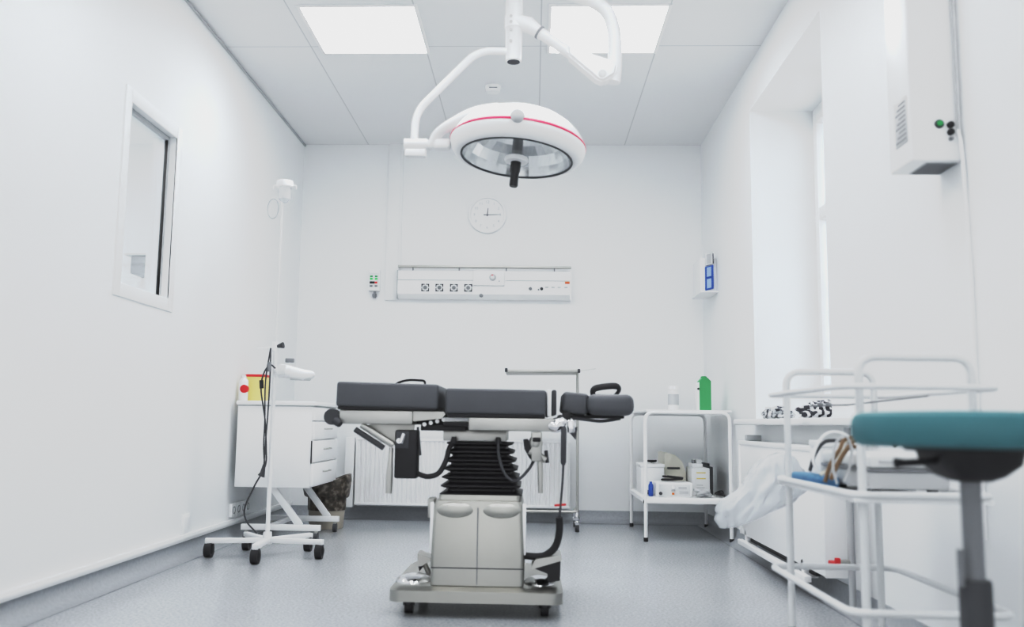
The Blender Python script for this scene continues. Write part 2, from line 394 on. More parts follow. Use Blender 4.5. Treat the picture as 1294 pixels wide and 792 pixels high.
# second, empty spring arm
sp1 = [Vector((cx, cy, 2.395)), Vector((-.03, cy, 2.385)), Vector((.03, cy-.005, 2.335))]
MB().tube([sp1[0], sp1[1], sp1[2]], [.040, .034, .0225], 14).build('spring_arm_root', 'whiteplastic', sl)
MB().tube([Vector((.012, cy-.004, 2.352)), Vector((.205, cy-.01, 2.214))], [.0245, .0245], 16).build('spring_arm', 'white', sl)
MB().tube([Vector((.010, cy-.004, 2.3535)), Vector((.018, cy-.004, 2.3475))], [.0295, .0295], 16).build('spring_arm_ring', 'midgrey', sl)
b = MB().prism([(.13, 2.285), (.305, 2.215), (.345, 2.20), (.335, 2.15), (.285, 2.118), (.262, 2.120), (.130, 2.238)], 'y', cy-.045, cy+.025)
bmesh.ops.bevel(b.bm, geom=list(b.bm.edges), offset=.011, segments=3, affect='EDGES')
el = b.build('elbow', 'whiteplastic', sl)
MB().lathe([(.016, 0), (.016, -.004), (.012, -.006)], (.278, cy-.044, 2.152), 20, 'y').build('pivot_cap', 'offwhite', el)
rp = catmull([(.325, cy, 2.13), (.332, cy, 2.20), (.334, cy, 2.30), (.325, cy, 2.38), (.295, cy, 2.45), (.22, cy, 2.50), (.10, cy, 2.535), (-.06, cy, 2.54)], 6)
MB().tube(rp, [.031-.004*(i/len(rp)) for i in range(len(rp))], 16).build('swivel_arm', 'whiteplastic', sl)

# smoke detector
sd = thing('smoke_detector', 'small round white detector on the ceiling behind the surgical lamp', 'smoke detector', (-.268, 5.609, H))
MB().lathe([(.050, H-.0005), (.050, H-.012), (.046, H-.02), (.046, H-.032), (.038, H-.040), (.0, H-.042)], (-.268, 5.609, 0)).build('housing', 'whiteplastic', sd)
MB().box(-.29, -.24, 5.5615, 5.566, H-.0265, H-.0215, .001).build('sensor_slot', 'midgrey', sd)

# ------------------------------------------------------------------ back wall: clock, service panel, alarm unit, radiator
ck = thing('wall_clock', 'round white wall clock with pale grey numerals on the back wall', 'clock', (-.355, YB, 2.253))
kx, kz = -.355, 2.253
MB().lathe([(.143, 0), (.143, -.024), (.139, -.03), (.128, -.03), (.125, -.022), (.124, -.016)], (kx, YB-.0005, kz), 56, 'y', caps=(True, False)).build('rim', 'whiteplastic', ck)
face = MB().lathe([(.126, 0), (.126, -.004), (0, -.004)], (kx, YB-.012, kz), 48, 'y').build('dial', 'trim', ck)
ST = Matrix.Rotation(R(90), 4, 'X')
its = []
for k in range(1, 13):
    a = math.pi/2-2*math.pi*k/12
    its.append((str(k), .030, Matrix.Translation((kx+.098*math.cos(a), YB-.0165, kz+.098*math.sin(a))) @ ST))
text_mesh('numerals', its, M['lightgrey'], ck)
def hand(a, l0, l1, w):
    d = Vector((math.cos(a), 0, math.sin(a))); n = Vector((-d.z, 0, d.x)); c = Vector((kx, YB-.0185, kz)); b = MB()
    pts = [c-d*l0+n*w, c-d*l0-n*w, c+d*l1-n*w*.5, c+d*l1+n*w*.5]
    b.rings([pts, [p+Vector((0, -.0015, 0)) for p in pts]]); return b.build('hand', 'darkgrey', ck)
hand(R(84), .012, .052, .004); hand(R(1), .028, .098, .0028)
MB().lathe([(.006, 0), (.006, -.004)], (kx, YB-.018, kz), 14, 'y').build('hub', 'midgrey', ck)

bh = thing('bedhead_service_panel', 'long horizontal white medical service panel with sockets and gas outlets on the back wall', 'service panel', (-.374, YB, 1.6))
xa, xb = -1.012, .267
b = MB().prism([(YB-.0005, 1.607), (YB-.045, 1.607), (YB-.085, 1.640), (YB-.085, 1.738), (YB-.075, 1.742), (YB-.075, 1.815), (YB-.0005, 1.815)], 'x', xa, xb)
body = b.build('housing', 'whiteplastic', bh)
MB().box(xa, xb, YB-.0755, YB-.074, 1.7405, 1.7435).box(xa, -.45, YB-.0862, YB-.0845, 1.742, 1.746).box(-.205, xb, YB-.0862, YB-.0845, 1.742, 1.746).build('seam', 'lightgrey', bh, False)
MB().box(xa-.004, xa+.004, YB-.087, YB-.0005, 1.605, 1.817, .001).build('end_cap', 'lightgrey', bh)
MB().box(xb-.002, xb+.008, YB-.087, YB-.0005, 1.605, 1.817, .002).build('end_cap', 'white', bh)
MB().box(xa, xb+.008, YB-.082, YB-.045, 1.838, 1.856, .004).build('rail', 'steelmatt', bh)
for x in (-.90, -.555, -.205, .15):
    MB().box(x-.004, x+.004, YB-.075, YB-.055, 1.815, 1.84).build('rail_post', 'midgrey', bh)
md = MB().box(-.447, -.217, YB-.105, YB-.07, 1.704, 1.815, .004).build('module', 'white', bh)
MB().lathe([(.026, 0), (.026, -.006), (.021, -.010), (.012, -.012)], (-.304, YB-.105, 1.762), 24, 'y').build('dial', 'lightgrey', md)
MB().lathe([(.014, 0), (.012, -.012)], (-.304, YB-.115, 1.762), 18, 'y').build('dial_button', 'offwhite', md)
MB().box(-.312, -.300, YB-.1185, YB-.1165, 1.772, 1.782).build('dial_mark', 'red', md, False)
MB().lathe([(.006, 0), (.006, -.004)], (-.255, YB-.105, 1.735), 12, 'y').build('screw', 'lightgrey', md)
for i, x in enumerate((-.802, -.697, -.590, -.484)):
    p = MB().box(x-.0255, x+.0255, YB-.0925, YB-.0845, 1.660, 1.711, .003).build('socket', 'offwhite', bh)
    b = MB()
    for sx in (-1, 1):
        for sz in (-1, 1):
            b.box(x+sx*.0235-.0055, x+sx*.0235+.0055, YB-.094, YB-.092, 1.6855+sz*.0225-.0055, 1.6855+sz*.0225+.0055)
            b.box(x+sx*.0255-.003, x+sx*.0255+.003, YB-.0938, YB-.092, 1.6855+sz*.012-.008, 1.6855+sz*.012+.008)
            b.box(x+sx*.012-.008, x+sx*.012+.008, YB-.0938, YB-.092, 1.6855+sz*.0245-.003, 1.6855+sz*.0245+.003)
    b.build('socket_surround', 'darkgrey', p, False)
    MB().lathe([(.0145, 0), (.0145, -.003), (.010, -.003), (.010, -.001)], (x, YB-.0925, 1.6855), 20, 'y').build('socket_face', 'midgrey', p)
for x, z, r_, m_ in ((-.026, 1.684, .011, 'midgrey'), (.034, 1.677, .006, 'midgrey'), (.057, 1.684, .011, 'darkgrey'), (-.388, 1.632, .014, 'midgrey')):
    MB().lathe([(r_, 0), (r_, -.014), (r_*.6, -.018)], (x, YB-.083 if z > 1.64 else YB-.07, z), 18, 'y').build('gas_outlet', m_, bh)
for x in (.095, .14, .185, .235):
    MB().box(x-.012, x+.012, YB-.088, YB-.084, 1.690, 1.700, .001).build('outlet_label', 'lightgrey', bh)
ib = MB().box(.227, .262, YB-.096, YB-.08, 1.722, 1.738, .002).build('warning_lamp', 'orange', bh)
MB().box(.229, .260, YB-.0965, YB-.0955, 1.723, 1.728).build('lamp_base', 'red', ib, False)

au = thing('alarm_unit', 'small white wall box with green and red indicators beside the service panel', 'alarm unit', (-1.19, YB, 1.61))
MB().box(-1.232, -1.150, YB-.05, YB-.0005, 1.665, 1.825, .006, 3).build('housing', 'whiteplastic', au)
MB().box(-1.226, -1.156, YB-.053, YB-.049, 1.69, 1.80, .002).build('face_plate', 'offwhite', au)
for x in (-1.211, -1.175):
    for z, m_ in ((1.772, 'greenlamp'), (1.754, 'led_g'), (1.700, 'midgrey')):
        MB().box(x-.010, x+.010, YB-.056, YB-.052, z-.006, z+.006, .001).build('indicator', m_, au)
MB().box(-1.222, -1.185, YB-.057, YB-.052, 1.718, 1.734, .001).build('switch', 'black', au); MB().box(-1.184, -1.166, YB-.057, YB-.052, 1.719, 1.733, .001).build('indicator', 'led_r', au)
MB().lathe([(.010, 0), (.017, .012), (.017, .03), (.008, .034), (.008, .05)], (-1.187, YB-.035, 1.612), 18).build('outlet', 'midgrey', au)

rd = thing('radiator', 'wide white ribbed radiator low on the back wall behind the operating table', 'radiator', (-.46, YB-.1, .1))
b = MB(); n = 46; x0, x1 = -1.262, .262
fy = YB-.155
poly = [(x0, fy+.05)]
for k in range(n):
    xa_ = x0+(x1-x0)*k/n; w = (x1-x0)/n
    poly += [(xa_, fy+.012), (xa_+w*.18, fy+.001), (xa_+w*.70, fy+.001), (xa_+w*.88, fy+.012)]
poly += [(x1, fy+.05)]
b.prism(poly, 'z', .125, .562); b.build('panel', 'white', rd, ang=20)
MB().box(x0-.004, x1+.004, fy-.002, YB-.03, .562, .580, .004).build('top_grille', 'white', rd)
MB().box(x0-.004, x1+.004, fy-.002, YB-.03, .108, .126, .004).build('bottom_rail', 'white', rd)
for x in (x0, x1): MB().box(x-.005, x+.005, fy-.001, YB-.03, .11, .578, .002).build('side_cover', 'white', rd)
for x in (x0+.2, x1-.2): MB().box(x-.02, x+.02, YB-.05, YB-.0005, .3, .5, .003).build('bracket', 'white', rd)
MB().box(-1.345, -1.28, YB-.145, YB-.0005, .09, .585, .004).build('pipe_cover', 'trim', rd)

# ------------------------------------------------------------------ left wall outlets
for i, (yy, zz) in enumerate(((5.50, .170), (5.59, .170), (5.68, .170), (5.77, .170))):
    t = thing('wall_socket', ('white wall socket above the trunking, nearest the camera in the row of four', 'white wall socket, second from the camera in the row above the trunking',
              'white wall socket, third from the camera in the row above the trunking', 'white wall socket above the trunking, farthest in the row under the drawer cart')[i], 'socket', (XL, yy, zz), 'sockets in a row above the trunking')
    MB().box(XL, XL+.018, yy-.038, yy+.038, zz-.038, zz+.038, .003).build('plate', 'whiteplastic', t)
    MB().lathe([(.022, .001), (.022, .0195), (.018, .0195), (.018, .012), (0, .012)], (XL, yy, zz), 18, 'x').build('insert', 'midgrey', t)
t = thing('switch_plate', 'blank white double plate low on the wall under the inner window', 'switch plate', (XL, 4.76, .165))
MB().box(XL, XL+.010, 4.71, 4.81, .118, .215, .002).build('plate', 'trim', t)
MB().box(XL+.009, XL+.014, 4.72, 4.80, .128, .205, .002).build('cover', 'whiteplastic', t)

# grey box on the far wall of the neighbouring room (seen through the window)
vb = thing('wall_cabinet', 'grey box on the far wall seen through the inner window', 'cabinet', (-2.90, YB, 1.755))
MB().box(-2.98, -2.79, YB-.2, YB-.0005, 1.755, 1.89, .008).build('body', 'midgrey', vb)
MB().box(-3.02, -2.76, YB-.22, YB-.0005, 1.89, 1.905, .003).build('lid', 'lightgrey', vb)

# ------------------------------------------------------------------ right wall socket box
rb = thing('socket_box', 'small white wall box with blue socket covers in the far corner by the window recess', 'socket box', (XR, 6.4, 1.62))
MB().box(1.135, XR-.0005, 6.32, 6.60, 1.607, 1.84, .004).build('housing', 'wall', rb)
MB().box(1.125, XR-.0005, 6.26, 6.60, 1.597, 1.607, .002).build('shelf', 'trim', rb)
for z, m_, m2 in ((1.825, 'offwhite', 'lightgrey'), (1.735, 'blue', 'paleblue'), (1.655, 'blue', 'paleblue')):
    zt = z+.022; d = .024
    s_ = MB().prism([(1.168, zt-.062), (1.222, zt-.048), (1.222, zt+.034), (1.168, zt+.02)], 'y', 6.298, 6.321).build('socket_cover', m_, rb)
    MB().prism([(1.176, zt-.050), (1.206, zt-.042), (1.206, zt+.022), (1.176, zt+.014)], 'y', 6.294, 6.299).build('insert', m2, s_)
MB().box(1.217, 1.224, 6.295, 6.32, 1.80, 1.87, .001).build('cable_clip', 'darkgrey', rb)

# ------------------------------------------------------------------ drawer cart
dc = thing('drawer_cart', 'white drawer cart on a slanted wheeled frame beside the inner window wall', 'drawer cart', (-1.5, 5.7, 0))
cx0, cx1, cy0, cy1 = -1.725, -1.285, 5.40, 6.05
MB().box(cx0, cx1, cy0, cy1, .312, .785, .003).build('carcass', 'white', dc)
MB().box(cx0-.008, cx1+.022, cy0-.012, cy1+.012, .785, .810, .005).build('worktop', 'white', dc)
MB().box(cx0-.003, cx1+.003, cy0-.003, cy1, .779, .785).build('shadow_gap', 'lightgrey', dc, False)
zs = (.318, .455, .585, .695, .778)
for i in range(4):
    d = MB().box(cx1, cx1+.018, cy0+.005, cy1-.005, zs[i]+.004, zs[i+1]-.004, .003).build('drawer', 'white', dc)
    zc = (zs[i]+zs[i+1])/2+.01
    MB().tube(fillet([(cx1+.018, 5.65, zc), (cx1+.036, 5.65, zc), (cx1+.036, 5.80, zc), (cx1+.018, 5.80, zc)], .012, 4), .0045, 8).build('handle', 'steelmatt', d)
lk = MB().box(cx1+.001, cx1+.006, cy0-.004, cy0+.003, .452, .582).build('edge_strip', 'black', dc)
for yb, top in ((cy0+.06, -1.52), (5.98, -1.47)):
    MB().box(-1.69, -1.225, yb-.016, yb+.016, .064, .098, .003).build('base_bar', 'white', dc)
    p0, p1 = Vector((top, yb, .315)), Vector((top+.175, yb, .09)); d = (p1-p0); a = math.atan2(d.x, d.z)
    mm = Matrix.Translation((p0+p1)/2) @ Matrix.Rotation(a, 4, 'Y')
    MB().box(-.02, .02, -.014, .014, -d.length/2, d.length/2, .003, M4=mm).build('strut', 'white', dc)
    for x in (-1.66, -1.25):
        c_ = MB().box(x-.010, x+.010, yb-.012, yb+.012, .036, .066, .002).build('castor', 'steelmatt', dc)
        MB().cyl((x-.011, yb, .0275), (x+.011, yb, .0275), .027, n=20).build('wheel', 'darkgrey', c_)
MB().box(-1.545, -1.515, cy0+.076, 5.964, .07, .094, .003).build('cross_bar', 'white', dc)

sc_ = thing('sharps_container', 'yellow sharps container with red lid on the drawer cart', 'sharps container', (-1.685, 5.62, .81))
MB().rrect([(.8105, -1.682, 5.62, .054, .060), (.955, -1.682, 5.62, .060, .066), (.962, -1.682, 5.62, .060, .066)], .015).build('body', 'yellow', sc_)
MB().rrect([(.957, -1.682, 5.62, .062, .068), (.966, -1.682, 5.62, .062, .068), (.972, -1.682, 5.62, .056, .062)], .015).build('lid', 'red', sc_)
bt = thing('disinfectant_bottle', 'white bottle with round red patch standing in front of the sharps container', 'bottle', (-1.722, 5.48, .81))
MB().lathe([(.024, .8105), (.026, .815), (.026, .925), (.018, .94), (.012, .944), (.012, .96), (.0, .961)], (-1.722, 5.48, 0)).build('body', 'whiteplastic', bt)
MB().lathe([(.024, .02), (.024, -.004), (.020, -.006)], (-1.712, 5.457, .880), 24, 'y').build('patch', 'red', bt)

bn = thing('waste_bin', 'beige waste bin with dark bag over its rim under the drawer cart', 'waste bin', (-1.352, 6.19, 0))
MB().lathe([(.0, .001), (.105, .001), (.11, .008), (.132, .285), (.137, .287), (.137, .297), (.128, .297), (.105, .02), (0, .02)], (-1.352, 6.19, 0), 36).build('bucket', 'bin', bn)
b = MB(); rings = []
for k, (r_, z) in enumerate(((.124, .12), (.130, .25), (.140, .30), (.153, .295), (.157, .25), (.15, .215))):
    ring = []
    for i in range(44):
        a = 2*math.pi*i/44; w = noise.noise(Vector((math.cos(a)*3, math.sin(a)*3, k*.7)))
        lift = .055*max(0, math.cos(a-.1))*(1 if 1 < k < 5 else 0)
        ring.append(Vector((-1.352+(r_+.012*w)*math.cos(a), 6.19+(r_+.012*w)*math.sin(a), z+lift+.02*w*(k > 2))))
    rings.append(ring)
b.rings(rings, False, False); part_label(b.build('bin_bag', 'binbag', bn), 'crumpled dark bin bag folded over the rim')

# ------------------------------------------------------------------ wheeled stand with head
iv = thing('wheeled_stand', 'thin white stand on five black castors in front of the drawer cart', 'medical stand', (-1.366, 4.86, 0))
px, py = -1.366, 4.86
cpos = [(-1.348, 4.60), (-1.645, 4.79), (-1.083, 4.815), (-1.205, 5.085), (-1.537, 5.075)]
for (x, y) in cpos:
    d = Vector((x-px, y-py, 0)); e = d.normalized()
    a = math.atan2(d.y, d.x); mm = Matrix.Translation((px, py, .083)) @ Matrix.Rotation(a, 4, 'Z')
    lg = MB().box(0, d.length+.02, -.015, .015, -.013, .013, .003, M4=mm).build('foot_arm', 'white', iv)
    q = Vector((x, y, 0))
    ct = MB().cyl((x, y, .072), (x, y, .05), .011, n=14).build('castor', 'darkgrey', lg)
    b = MB().cyl((x-.017, y, .0375), (x+.017, y, .0375), .037, n=22); b.sphere((x, y, .040), .035, (.75, 1, 1), 10); b.build('wheel', 'black', lg)
MB().cyl((px, py, .065), (px, py, .125), .026, .022).build('hub', 'white', iv)
MB().cyl((px, py, .12), (px, py, 1.10), .0115, n=16).build('pole', 'white', iv)
MB().cyl((px, py, 1.09), (px+.002, py, 1.92), .0065, n=12).build('upper_pole', 'offwhite', iv)
MB().cyl((px, py, 1.06), (px, py, 1.11), .018, n=18).build('collar', 'white', iv)
kn = MB().tube([(px+.012, py-.01, 1.086), (px+.045, py-.015, 1.092)], [.008, .017], 12).build('clamp_knob', 'darkgrey', iv)
MB().tube([(px-.105, py, 1.074), (px, py, 1.082)], .003, 8).build('hook_rod', 'white', iv)
# bottle holder on top
bc = Vector((px+.012, py, 0))
hb = MB().lathe([(.030, 1.945), (.045, 1.952), (.047, 1.975), (.044, 1.985)], bc, 24, caps=(True, False)).build('bottle_holder', 'white', iv)
MB().lathe([(.010, 1.865), (.016, 1.87), (.032, 1.885), (.034, 1.93), (.034, 1.955)], bc, 20).build('infusion_bottle', 'clear', iv)
MB().tube(fillet([(px-.05, py, 1.94), (px-.05, py, 1.962), (px+.075, py, 1.962), (px+.075, py, 1.94)], .01, 4), .003, 8).build('hook', 'white', iv)
b = MB()
lp = [(px-.045+.030*math.sin(t)*1.0, py-.01, 1.83+.055*math.cos(t)) for t in [2*math.pi*k/20 for k in range(20)]]
b.tube(lp, .0028, 8, closed=True).build('tubing_loop', 'lightgrey', iv)
# white head
hd2 = MB().tube([(px+.0, py, .955), (px+.055, py-.01, .962)], [.014, .014], 12).build('head_bracket', 'white', iv)
b = MB(); yy = py-.02
b.tube([(px+.025, yy, .962), (px+.035, yy, .958), (px+.085, yy, .952), (px+.10, yy, .945)], [.022, .036, .036, .028], 20)
lh = b.build('device_head', 'whiteplastic', iv)
b = MB(); b.tube([(px+.088, yy, .95), (px+.10, yy, .946), (px+.165, yy, .935), (px+.205, yy, .938), (px+.218, yy, .942)], [.030, .034, .030, .022, .010], 20); b.build('clear_hood', 'whiteplastic', lh)
MB().tube([(px+.095, yy-.005, .928), (px+.200, yy-.005, .918)], [.020, .013], 16).build('lower_tray', 'offwhite', lh)
MB().box(px+.030, px+.072, yy-.036, yy-.02, .932, .985, .004).build('dial_plate', 'offwhite', lh)
MB().cyl((px+.083, yy, .985), (px+.083, yy, 1.0), .006).build('stem', 'white', lh)
MB().box(px+.062, px+.106, yy-.012, yy+.012, 1.0, 1.022, .003).build('control_knob', 'midgrey', lh)
# hanging mains lead
ld = catmull([(px+.012, py-.03, .968), (px-.015, py-.034, .985), (px-.045, py-.036, .945), (px-.058, py-.036, .86), (px-.03, py-.034, .70), (px-.018, py-.03, .55), (px-.02, py-.028, .46), (px-.07, py-.03, .36), (px-.115, py-.03, .25), (px-.108, py-.02, .18), (px-.05, py-.018, .118)], 8)
MB().tube(ld, .0042, 8).build('cable', 'darkgrey', iv)
l2 = catmull([(px-.018, py-.03, 1.075), (px-.036, py-.035, .90), (px-.03, py-.037, .70), (px-.030, py-.036, .56), (px-.020, py-.034, .46)], 8)
MB().tube(l2, .004, 8).build('cable', 'darkgrey', iv)
l3 = catmull([(px-.018, py-.03, 1.075), (px-.012, py-.04, .95), (px-.014, py-.040, .75), (px-.02, py-.04, .58), (px-.024, py-.038, .44)], 8)
MB().tube(l3, .004, 8).build('cable', 'darkgrey', iv)
MB().cyl((px-.058, py-.036, .905), (px-.054, py-.036, .862), .011, n=14).build('lead_switch', 'black', iv)
pg = MB().tube([(px-.022, py-.037, .47), (px-.03, py-.037, .425), (px-.036, py-.037, .41)], [.007, .013, .019], 14).build('plug', 'darkgrey', iv)
MB().cyl((px-.018, py-.037, 1.0), (px-.018, py-.037, .95), .010, n=12).build('lead_connector', 'midgrey', iv)

# ------------------------------------------------------------------ instrument stand
ms = thing('instrument_stand', 'chrome wheeled stand with high narrow tray behind the operating table head', 'instrument stand', (.295, 6.231, 0))
sx, sy = .297, 6.231
b = MB().tube(fillet([(sx, sy, .10), (sx, sy, .99), (sx, sy, 1.035)], .02), .0095, 12); b.build('pole', 'steelmatt', ms)
b = MB().box(-.178, .30, sy-.16, sy+.16, 1.034, 1.040, .002)
for (p, q, r_, s_) in ((-.182, -.170, sy-.164, sy+.164), (.292, .304, sy-.164, sy+.164), (-.182, .304, sy-.166, sy-.156), (-.182, .304, sy+.156, sy+.166)): b.box(p, q, r_, s_, 1.034, 1.056, .003)
b.xf(Matrix.Translation((sx, sy, 1.04)) @ Matrix.Rotation(R(-.8), 4, 'Y') @ Matrix.Translation((-sx, -sy, -1.04)))
b.build('tray', 'steelmatt', ms)
for x in (-.176, .298): MB().box(x-.009, x+.009, sy-.172, sy-.155, 1.032, 1.058, .003).build('tray_corner', 'darkgrey', ms)
MB().tube([(.29, sy, 1.052), (.418, sy, 1.070)], .003, 8).build('rail', 'steelmatt', ms)
MB().tube(fillet([(sx, sy, .13), (.27, sy, .128), (-.12, sy, .128)], .02), .010, 12).build('base_tube', 'steelmatt', ms)
MB().tube([(sx, sy-.0, .12), (sx, sy+.30, .12)], .010, 12).build('base_tube', 'steelmatt', ms)
for x, y in ((sx, sy), (sx, sy+.30), (-.12, sy)):
    c_ = MB().lathe([(.009, .128), (.015, .105), (.017, .08), (.012, .07), (.018, .062), (.014, .045)], (x, y, 0), 16).build('castor', 'chrome', ms)
    MB().cyl((x-.012, y, .023), (x+.012, y, .023), .0225, n=18).build('wheel', 'darkgrey', c_)

# ------------------------------------------------------------------ operating table
ot = thing('operating_table', 'grey padded operating table on a steel pedestal with black bellows', 'operating table', (-.2, 3.7, 0))
ya, yb = 3.45, 3.90
def pad(x0, x1, z0, z1, tilt=0., y0=ya, y1=yb, name='pad', bev=.011):
    b = MB().box(x0, x1, y0, y1, z0, z1, bev, 4)
    if tilt: b.xf(Matrix.Translation((x0, 0, z0)) @ Matrix.Rotation(tilt, 4, 'Y') @ Matrix.Translation((-x0, 0, -z0)))
    return b.build(name, 'pad', ot)
p1 = pad(-.735, -.352, .752, .845, R(1.0), name='leg_pad')
MB().box(-.728, -.36, ya+.004, yb-.004, .741, .752, .003).build('pad_base', 'black', p1)
p2 = pad(-.325, .049, .731, .825, R(.4), name='seat_pad')
MB().box(-.318, .046, ya+.004, yb-.004, .718, .731, .003).build('pad_base', 'black', p2)
MB().box(.052, .069, ya+.02, yb-.02, .725, .826, .005).build('end_plate', 'white', ot)
MB().box(.071, .088, ya+.04, yb-.04, .730, .825, .006, 3).build('end_cushion', 'darkgrey', ot)
# head pad: narrow neck and a rounded block
b = MB().box(.108, .205, ya+.06, yb-.06, .742, .822, .014, 4)
b.xf(Matrix.Translation((.108, 0, .75)) @ Matrix.Rotation(R(6), 4, 'Y') @ Matrix.Translation((-.108, 0, -.75))); hp = b.build('neck_pad', 'pad', ot)
b = MB().box(.203, .378, ya+.03, yb-.03, .732, .812, .030, 6); hp2 = b.build('head_pad', 'pad', ot)
MB().box(.10, .345, ya+.09, yb-.09, .722, .733, .003).build('head_plate', 'black', ot)
def strap(pts, r_=.006, par=hp2): return MB().tube(catmull(pts, 6), r_, 8, flat=2.2).build('strap', 'black', par)
strap([(.232, 3.60, .808), (.230, 3.595, .826), (.245, 3.59, .838), (.30, 3.585, .846), (.325, 3.59, .843), (.330, 3.6, .828), (.315, 3.605, .809)])
strap([(-.575, 3.80, .838), (-.555, 3.80, .856), (-.515, 3.80, .868), (-.47, 3.80, .868), (-.445, 3.80, .864), (-.444, 3.80, .84)], .003, p1)
# leg section frame (tray), trolley knob and slanted strut
fr1 = MB().box(-.722, -.446, ya+.01, yb-.01, .688, .740, .006).build('leg_frame', 'steelmatt', ot)
MB().prism([(-.446, .738), (-.332, .738), (-.325, .728), (-.34, .712), (-.446, .700)], 'y', ya+.02, yb-.02).build('leg_frame_end', 'steelmatt', ot)
MB().cyl((-.752, ya+.02, .713), (-.752, ya+.06, .713), .030, n=24).build('clamp_wheel', 'darkgrey', fr1)
MB().tube([(-.752, ya+.04, .713), (-.72, ya+.04, .713)], .012, 12).build('clamp_axle', 'chrome', fr1)
MB().tube([(-.735, ya+.01, .70), (-.715, ya, .685)], [.018, .012], 12).build('clamp_knob', 'darkgrey', fr1)
MB().prism([(-.60, .690), (-.445, .690), (-.455, .60), (-.50, .598), (-.63, .682)], 'y', ya+.06, ya+.075).build('gusset', 'steelmatt', ot)
MB().tube([(-.665, ya+.035, .668), (-.555, ya+.035, .600)], .0105, 10).build('gas_strut', 'darkgrey', ot)
MB().tube([(-.64, ya+.03, .685), (-.52, ya+.03, .612)], .012, 10).build('gas_strut_rod', 'steelmatt', ot)
MB().tube([(-.527, ya+.04, .60), (-.528, ya+.03, .56), (-.53, ya+.03, .50), (-.531, ya+.03, .435)], [.008, .009, .013, .012], 14).build('lever', 'steelmatt', ot)
cb = MB().box(-.512, -.428, ya+.02, ya+.10, .490, .668, .008, 3).build('control_box', 'black', ot)
MB().box(-.508, -.46, ya+.017, ya+.021, .60, .664, .001).build('control_plate', 'darkgrey', cb)
MB().tube([(-.488, ya+.012, .62), (-.476, ya+.012, .655)], .010, 10).build('control_knob', 'chrome', cb)
MB().cyl((-.495, ya+.02, .628), (-.495, ya+.008, .628), .010, n=14).build('control_button', 'white', cb)
MB().tube(catmull([(-.43, ya+.05, .508), (-.39, ya+.05, .497), (-.35, ya+.06, .510), (-.325, ya+.07, .555), (-.312, ya+.08, .605), (-.29, ya+.09, .628)], 8), .0095, 10).build('cable', 'black', ot)
# hinge gear between the sections
hg = MB().box(-.44, -.33, ya+.08, yb-.08, .69, .722, .004).build('hinge', 'black', ot)
MB().box(-.42, -.25, ya+.05, yb-.05, .667, .690, .003).build('hinge_plate', 'black', hg)
for k in range(4): MB().cyl((-.405+.024*k, ya+.045, .690+.006*k), (-.405+.024*k, ya+.035, .690+.006*k), .008, n=12).build('hinge_pin', 'white', hg)
MB().tube([(-.43, ya+.04, .68), (-.418, ya+.04, .575)], .0045, 8).build('pin_rod', 'darkgrey', ot)
# seat frame
MB().box(-.335, .09, ya+.04, yb-.04, .700, .718, .004).build('seat_frame', 'white', ot)
MB().box(-.238, .080, ya+.005, ya+.035, .670, .718, .006).build('side_rail', 'steelmatt', ot)
MB().box(-.238, .080, yb-.035, yb-.005, .670, .718, .006).build('side_rail', 'steelmatt', ot)
MB().box(-.335, -.24, ya+.03, yb-.03, .685, .700, .003).build('carrier', 'black', ot)
MB().box(-.337, -.098, ya+.07, yb-.07, .630, .672, .004).build('column_head', 'steelmatt', ot)
for x in (-.295, -.128):
    MB().tube([(x, ya+.055, .622), (x, ya+.055, .645)], [.014, .008], 12).build('bellows_clip', 'black', ot)
# bellows
lv = []; nr = 6
for k in range(nr+1):
    t = k/nr; z = .432+(.622-.432)*t; hx = .147-.030*t; cxx = -.192+(-.200+.192)*t; hy = .165-.02*t
    if k: lv.append((z-.019, cxx, 3.68, hx-.016, hy-.016))
    if k: lv.append((z-.012, cxx, 3.68, hx-.016, hy-.016))
    lv.append((z-.003, cxx, 3.68, hx+.008, hy+.008)); lv.append((z+.002, cxx, 3.68, hx+.008, hy+.008))
    if k < nr: lv.append((z+.009, cxx, 3.68, hx-.014, hy-.014))
MB().rrect(lv, .02, 3).build('bellows', 'bellows', ot, ang=25)
MB().tube(catmull([(-.128, ya+.05, .635), (-.125, ya+.035, .58), (-.105, ya+.02, .52), (-.075, ya+.02, .49), (-.045, ya+.03, .497), (-.01, ya+.04, .535), (.012, ya+.05, .575)], 8), .0055, 8).build('cable', 'darkgrey', ot)
# pedestal
pd = MB().rrect([(.110, -.198, 3.69, .170, .225), (.205, -.198, 3.69, .171, .225), (.395, -.198, 3.69, .163, .220), (.412, -.198, 3.69, .158, .215), (.414, -.196, 3.69, .150, .195), (.432, -.196, 3.69, .150, .19)], .014, 4).build('pedestal', 'steel', ot)
MB().box(-.2, -.196, 3.4635, 3.4665, .115, .39).build('seam', 'midgrey', pd, False)
MB().box(-.368, -.028, 3.4625, 3.4655, .171, .1745).build('seam', 'darkgrey', pd, False)
b = MB()
for x in (-.283, -.112): b.sphere((x, 3.478, .378), .05, (1.55, .36, .62), 14)
b.build('cover_boss', 'steel', pd)
for sgn, xx in ((-1, -.368), (1, -.028)):
    MB().box(xx-.007, xx+.007, 3.48, 3.50, .22, .405, .003).build('edge_guard', 'white', pd)
MB().box(-.398, -.372, 3.60, 3.68, .335, .41, .005).build('side_bracket', 'steelmatt', pd)
